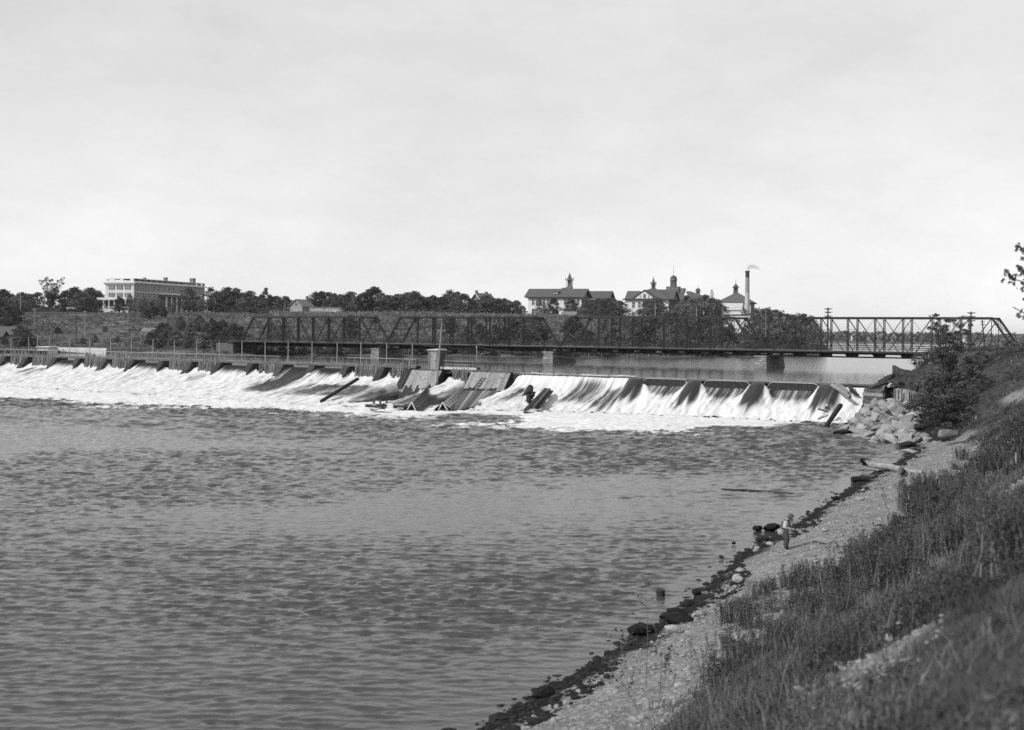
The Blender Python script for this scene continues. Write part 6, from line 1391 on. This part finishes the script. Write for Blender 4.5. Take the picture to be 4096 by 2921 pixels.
tall_weed(2520,2790,0,(2470,2520),10,'slender weed leaning left over the wet shore',3,3)
tall_weed(2560,2850,0,(2420,2640),9,'low leaning weed at the beach edge left of the tall ones',4,4)
tall_weed(2620,2870,0,(2680,2600),9,'leafy weed right of the tall ones against the beach',5,4)
# remove the prototypes kept below ground
for pr in PT+SHP+WP+[BARE_T, SAP]:
    for ch in list(pr.children): bpy.data.objects.remove(ch)
    bpy.data.objects.remove(pr)

# ------------------------------------------------------------------ fisherman
def skin_obj(name, verts, edges, radii, m, parent, mw, sub=2, root=0):
    me = bpy.data.meshes.new(name); me.from_pydata(verts, edges, []); me.update(); o = put(name, me, None, parent, mw); me.materials.append(m)
    o.modifiers.new('Skin','SKIN'); lay = me.skin_vertices[0].data if len(me.skin_vertices) else None
    for i, r_ in enumerate(radii): lay[i].radius = r_ if hasattr(r_,'__len__') else (r_, r_); lay[i].use_root = (i == root)
    s = o.modifiers.new('Sub','SUBSURF'); s.levels = sub; s.render_levels = sub
    for m_ in (me,): pass
    return o
pf_ = gnd(3141,2204,.3); pf_.z = znear(pf_.x,pf_.y)+.01
per = empty('person', pf_, -.25, 'fisherman in hat, pale shirt and dark waders standing on the beach holding a rod', 'person')
PMW = WM[per.name] @ Matrix.Diagonal((1.22,1.22,1,1))
V_ = [(0,0,.93),(0,0,1.10),(.02,0,1.30),(.06,0,1.43),(.10,0,1.52),(.13,0,1.62),(.13,0,1.70),   # 0-6 pelvis..head
      (.01,.18,1.36),(-.05,.24,1.12),(.20,.15,1.02),                                            # 7-9 left arm
      (.01,-.18,1.36),(-.02,-.25,1.10),(.25,-.12,1.03),                                         # 10-12 right arm
      (0,.10,.86),(.05,.14,.48),(-.02,.16,.10),(.14,.18,.05),                                   # 13-16
      (0,-.10,.86),(.08,-.15,.48),(.02,-.17,.10),(.19,-.19,.05)]                                # 17-20
E_ = [(0,1),(1,2),(2,3),(3,4),(4,5),(5,6),(2,7),(7,8),(8,9),(2,10),(10,11),(11,12),(0,13),(13,14),(14,15),(15,16),(0,17),(17,18),(18,19),(19,20)]
R_ = [.13,.13,.14,.055,.085,.10,.075,.07,.048,.034,.07,.048,.034,.09,.06,.045,.04,.09,.06,.045,.04]
for side, wi, sg_ in ((1,9,1),(-1,12,-1)):     # hands: palm, four fingers of different length and a thumb, closed round the rod
    w = Vector(V_[wi]); palm = w+Vector((.075,-.03*sg_,0)); pi_ = len(V_); V_.append(palm[:]); E_.append((wi,pi_)); R_.append(.028)
    for f in range(4):
        b0 = palm+Vector((.03,(.022-.015*f),.012)); L_ = (.03,.034,.032,.025)[f]; b1 = b0+Vector((L_*.7,0,-L_*.8)); b2 = b1+Vector((-L_*.8,0,-L_*.35))
        i0 = len(V_); V_ += [b0[:],b1[:],b2[:]]; R_ += [.010,.009,.008]; E_ += [(pi_,i0),(i0,i0+1),(i0+1,i0+2)]
    t0 = palm+Vector((-.01,-.03*sg_,.015)); t1 = t0+Vector((.03,0,.0)); i0 = len(V_); V_ += [t0[:],t1[:]]; R_ += [.011,.009]; E_ += [(pi_,i0),(i0,i0+1)]
skin_obj('body', V_, E_, R_, M['skin'], per, PMW)
skin_obj('shirt', [V_[i] for i in (1,2,7,8,9,10,11,12)]+[(.0,0,.98),(.05,0,1.40)], [(8,0),(0,1),(1,9),(1,2),(2,3),(3,4),(1,5),(5,6),(6,7)], [.155,.175,.095,.072,.052,.095,.072,.052,.15,.085], M['shirt'], per, PMW)
skin_obj('waders', [V_[i] for i in (0,13,14,15,17,18,19)]+[(0,0,1.05)], [(7,0),(0,1),(1,2),(2,3),(0,4),(4,5),(5,6)], [.165,.13,.105,.085,.13,.105,.085,.15], M['trousers'], per, PMW)
for a, b in ((15,16),(19,20)): skin_obj('boot', [(V_[a][0],V_[a][1],.16),V_[a],V_[b]], [(0,1),(1,2)], [.07,.065,.05], M['boot'], per, PMW)
h_ = MB().lathe([(.001,.15),(.07,.145),(.105,.10),(.115,.03),(.12,0)],14,(.11,0,1.66)); h_.lathe([(.12,.012),(.165,-.004),(.17,-.012),(.12,0)],14,(.12,0,1.665),False)
put('hat', h_.mesh('hat', M['hat'], True), None, per, PMW); 
put('hat_peak', MB().lathe([(.06,0),(.07,.012),(.0,.03)],10,(.24,0,1.665)).mesh('hat_peak', M['hat']), None, per, PMW)
for y in (.09,-.09):
    put('brace', MB().tube([(.15,y,1.0),(.18,y,1.2),(.13,y,1.38),(.0,y,1.45),(-.14,y,1.3),(-.15,y,1.0)],.022,5).mesh('brace', M['vest']), None, per, PMW)
put('collar', MB().lathe([(.085,0),(.10,.03),(.08,.07)],12,(.055,0,1.40),False).mesh('collar', M['vest']), None, per, PMW)
put('belt', MB().lathe([(.172,0),(.178,.03),(.172,.07)],14,(0,0,1.0),False).mesh('belt', M['vest']), None, per, PMW)
put('nose', MB().lathe([(.016,0),(.012,.02),(.004,.045)],6,(.225,0,1.575)).mesh('nose', M['skin']), None, per, PMW)
for y in (.035,-.035): put('eye', MB().lathe([(.001,-.01),(.012,0),(.001,.01)],6,(.222,y,1.615)).mesh('eye', M['vest']), None, per, PMW)
for y in (.1,-.1): put('ear', MB().lathe([(.004,-.03),(.018,0),(.004,.03)],6,(.12,y,1.60)).mesh('ear', M['skin']), None, per, PMW)
put('mouth', MB().box(.212,.222,-.025,.025,1.535,1.542).mesh('mouth', M['vest']), None, per, PMW)
cr_ = empty('creel', PMW @ Vector((-.17,-.12,.72)), -.25, 'pale wicker fishing creel hanging at the hip of the fisherman', 'basket'); CMW = WM[cr_.name]
put('basket', MB().lathe([(.12,0),(.16,.05),(.175,.14),(.16,.23),(.14,.25)],12).mesh('basket', M['wicker'], True), None, cr_, CMW @ Matrix.Diagonal((1.0,.72,1,1)))
put('lid', MB().lathe([(.15,.252),(.15,.275),(.05,.29)],12).mesh('lid', M['wicker']), None, cr_, CMW @ Matrix.Diagonal((1.0,.72,1,1)))
put('strap', MB().tube([(-.1,0,.25),(-.02,.02,.45),(.12,.05,.55)],.015,4).mesh('strap', M['vest']), None, cr_, CMW)
r0, r1 = PMW @ Vector((.02,.10,1.03)), PMW @ Vector((.36,-.10,1.03))
rodt = at(3400,2113,pf_.y-.3); rd_ = empty('fishing_rod', r0, 0, 'long thin fishing rod held level by the fisherman', 'rod')
MB().tube([r0, r1, r1.lerp(rodt,.5)+Vector((0,0,.03)), rodt, at(3470,2126,pf_.y-.4)], [.014,.012,.009,.006,.003], 5).build('blank', M['pole_pale'], rd_)
put('reel', MB().lathe([(.045,-.015),(.05,0),(.045,.015)],10).mesh('reel', M['vest']), None, rd_, Matrix.Translation(r1+Vector((.02,0,-.05))) @ Matrix.Rotation(1.57,4,'X'))

# ------------------------------------------------------------------ chimney smoke
def smoke():
    top = at(2991,1081,590); m = bpy.data.materials.new('smoke'); m.use_nodes = True; n, l = m.node_tree.nodes, m.node_tree.links; n.remove(n['Principled BSDF'])
    v = n.new('ShaderNodeVolumePrincipled'); v.inputs['Color'].default_value = (.25,.25,.25,1); l.new(v.outputs[0], n['Material Output'].inputs['Volume'])
    v.inputs['Density'].default_value = .22
    bm = bmesh.new(); bmesh.ops.create_icosphere(bm, subdivisions=3, radius=1)
    o_ = None
    mb = MB(); pts = [top+Vector((0,0,-.2)), top+Vector((.3,0,1.0)), top+Vector((1.4,0,1.9)), top+Vector((3.0,0,1.9)), top+Vector((4.6,0,1.2)), top+Vector((6.2,0,-.2))]
    mb.tube(pts, [.7,1.1,1.25,1.2,1.0,.3], 10); bm.free()
    o = mb.build('smoke', m, None, None, True); s = o.modifiers.new('Sub','SUBSURF'); s.levels = 1; s.render_levels = 2
    tag(o, 'wisp of grey smoke drifting right from the smokestack', 'smoke', None, 'stuff')
smoke()

# ------------------------------------------------------------------ the air: thin haze over the whole valley
def haze(d=.00006):
    m = bpy.data.materials.new('haze'); m.use_nodes = True; n, l = m.node_tree.nodes, m.node_tree.links; n.remove(n['Principled BSDF'])
    v = n.new('ShaderNodeVolumePrincipled'); v.inputs['Color'].default_value = (.95,.95,.95,1); v.inputs['Density'].default_value = d; v.inputs['Anisotropy'].default_value = .2
    l.new(v.outputs[0], n['Material Output'].inputs['Volume'])
    o = MB().box(-6200,6200,-150,9300,-8,64).build('haze', m); tag(o, 'thin pale haze filling the river valley', 'haze', None, 'stuff')
haze()
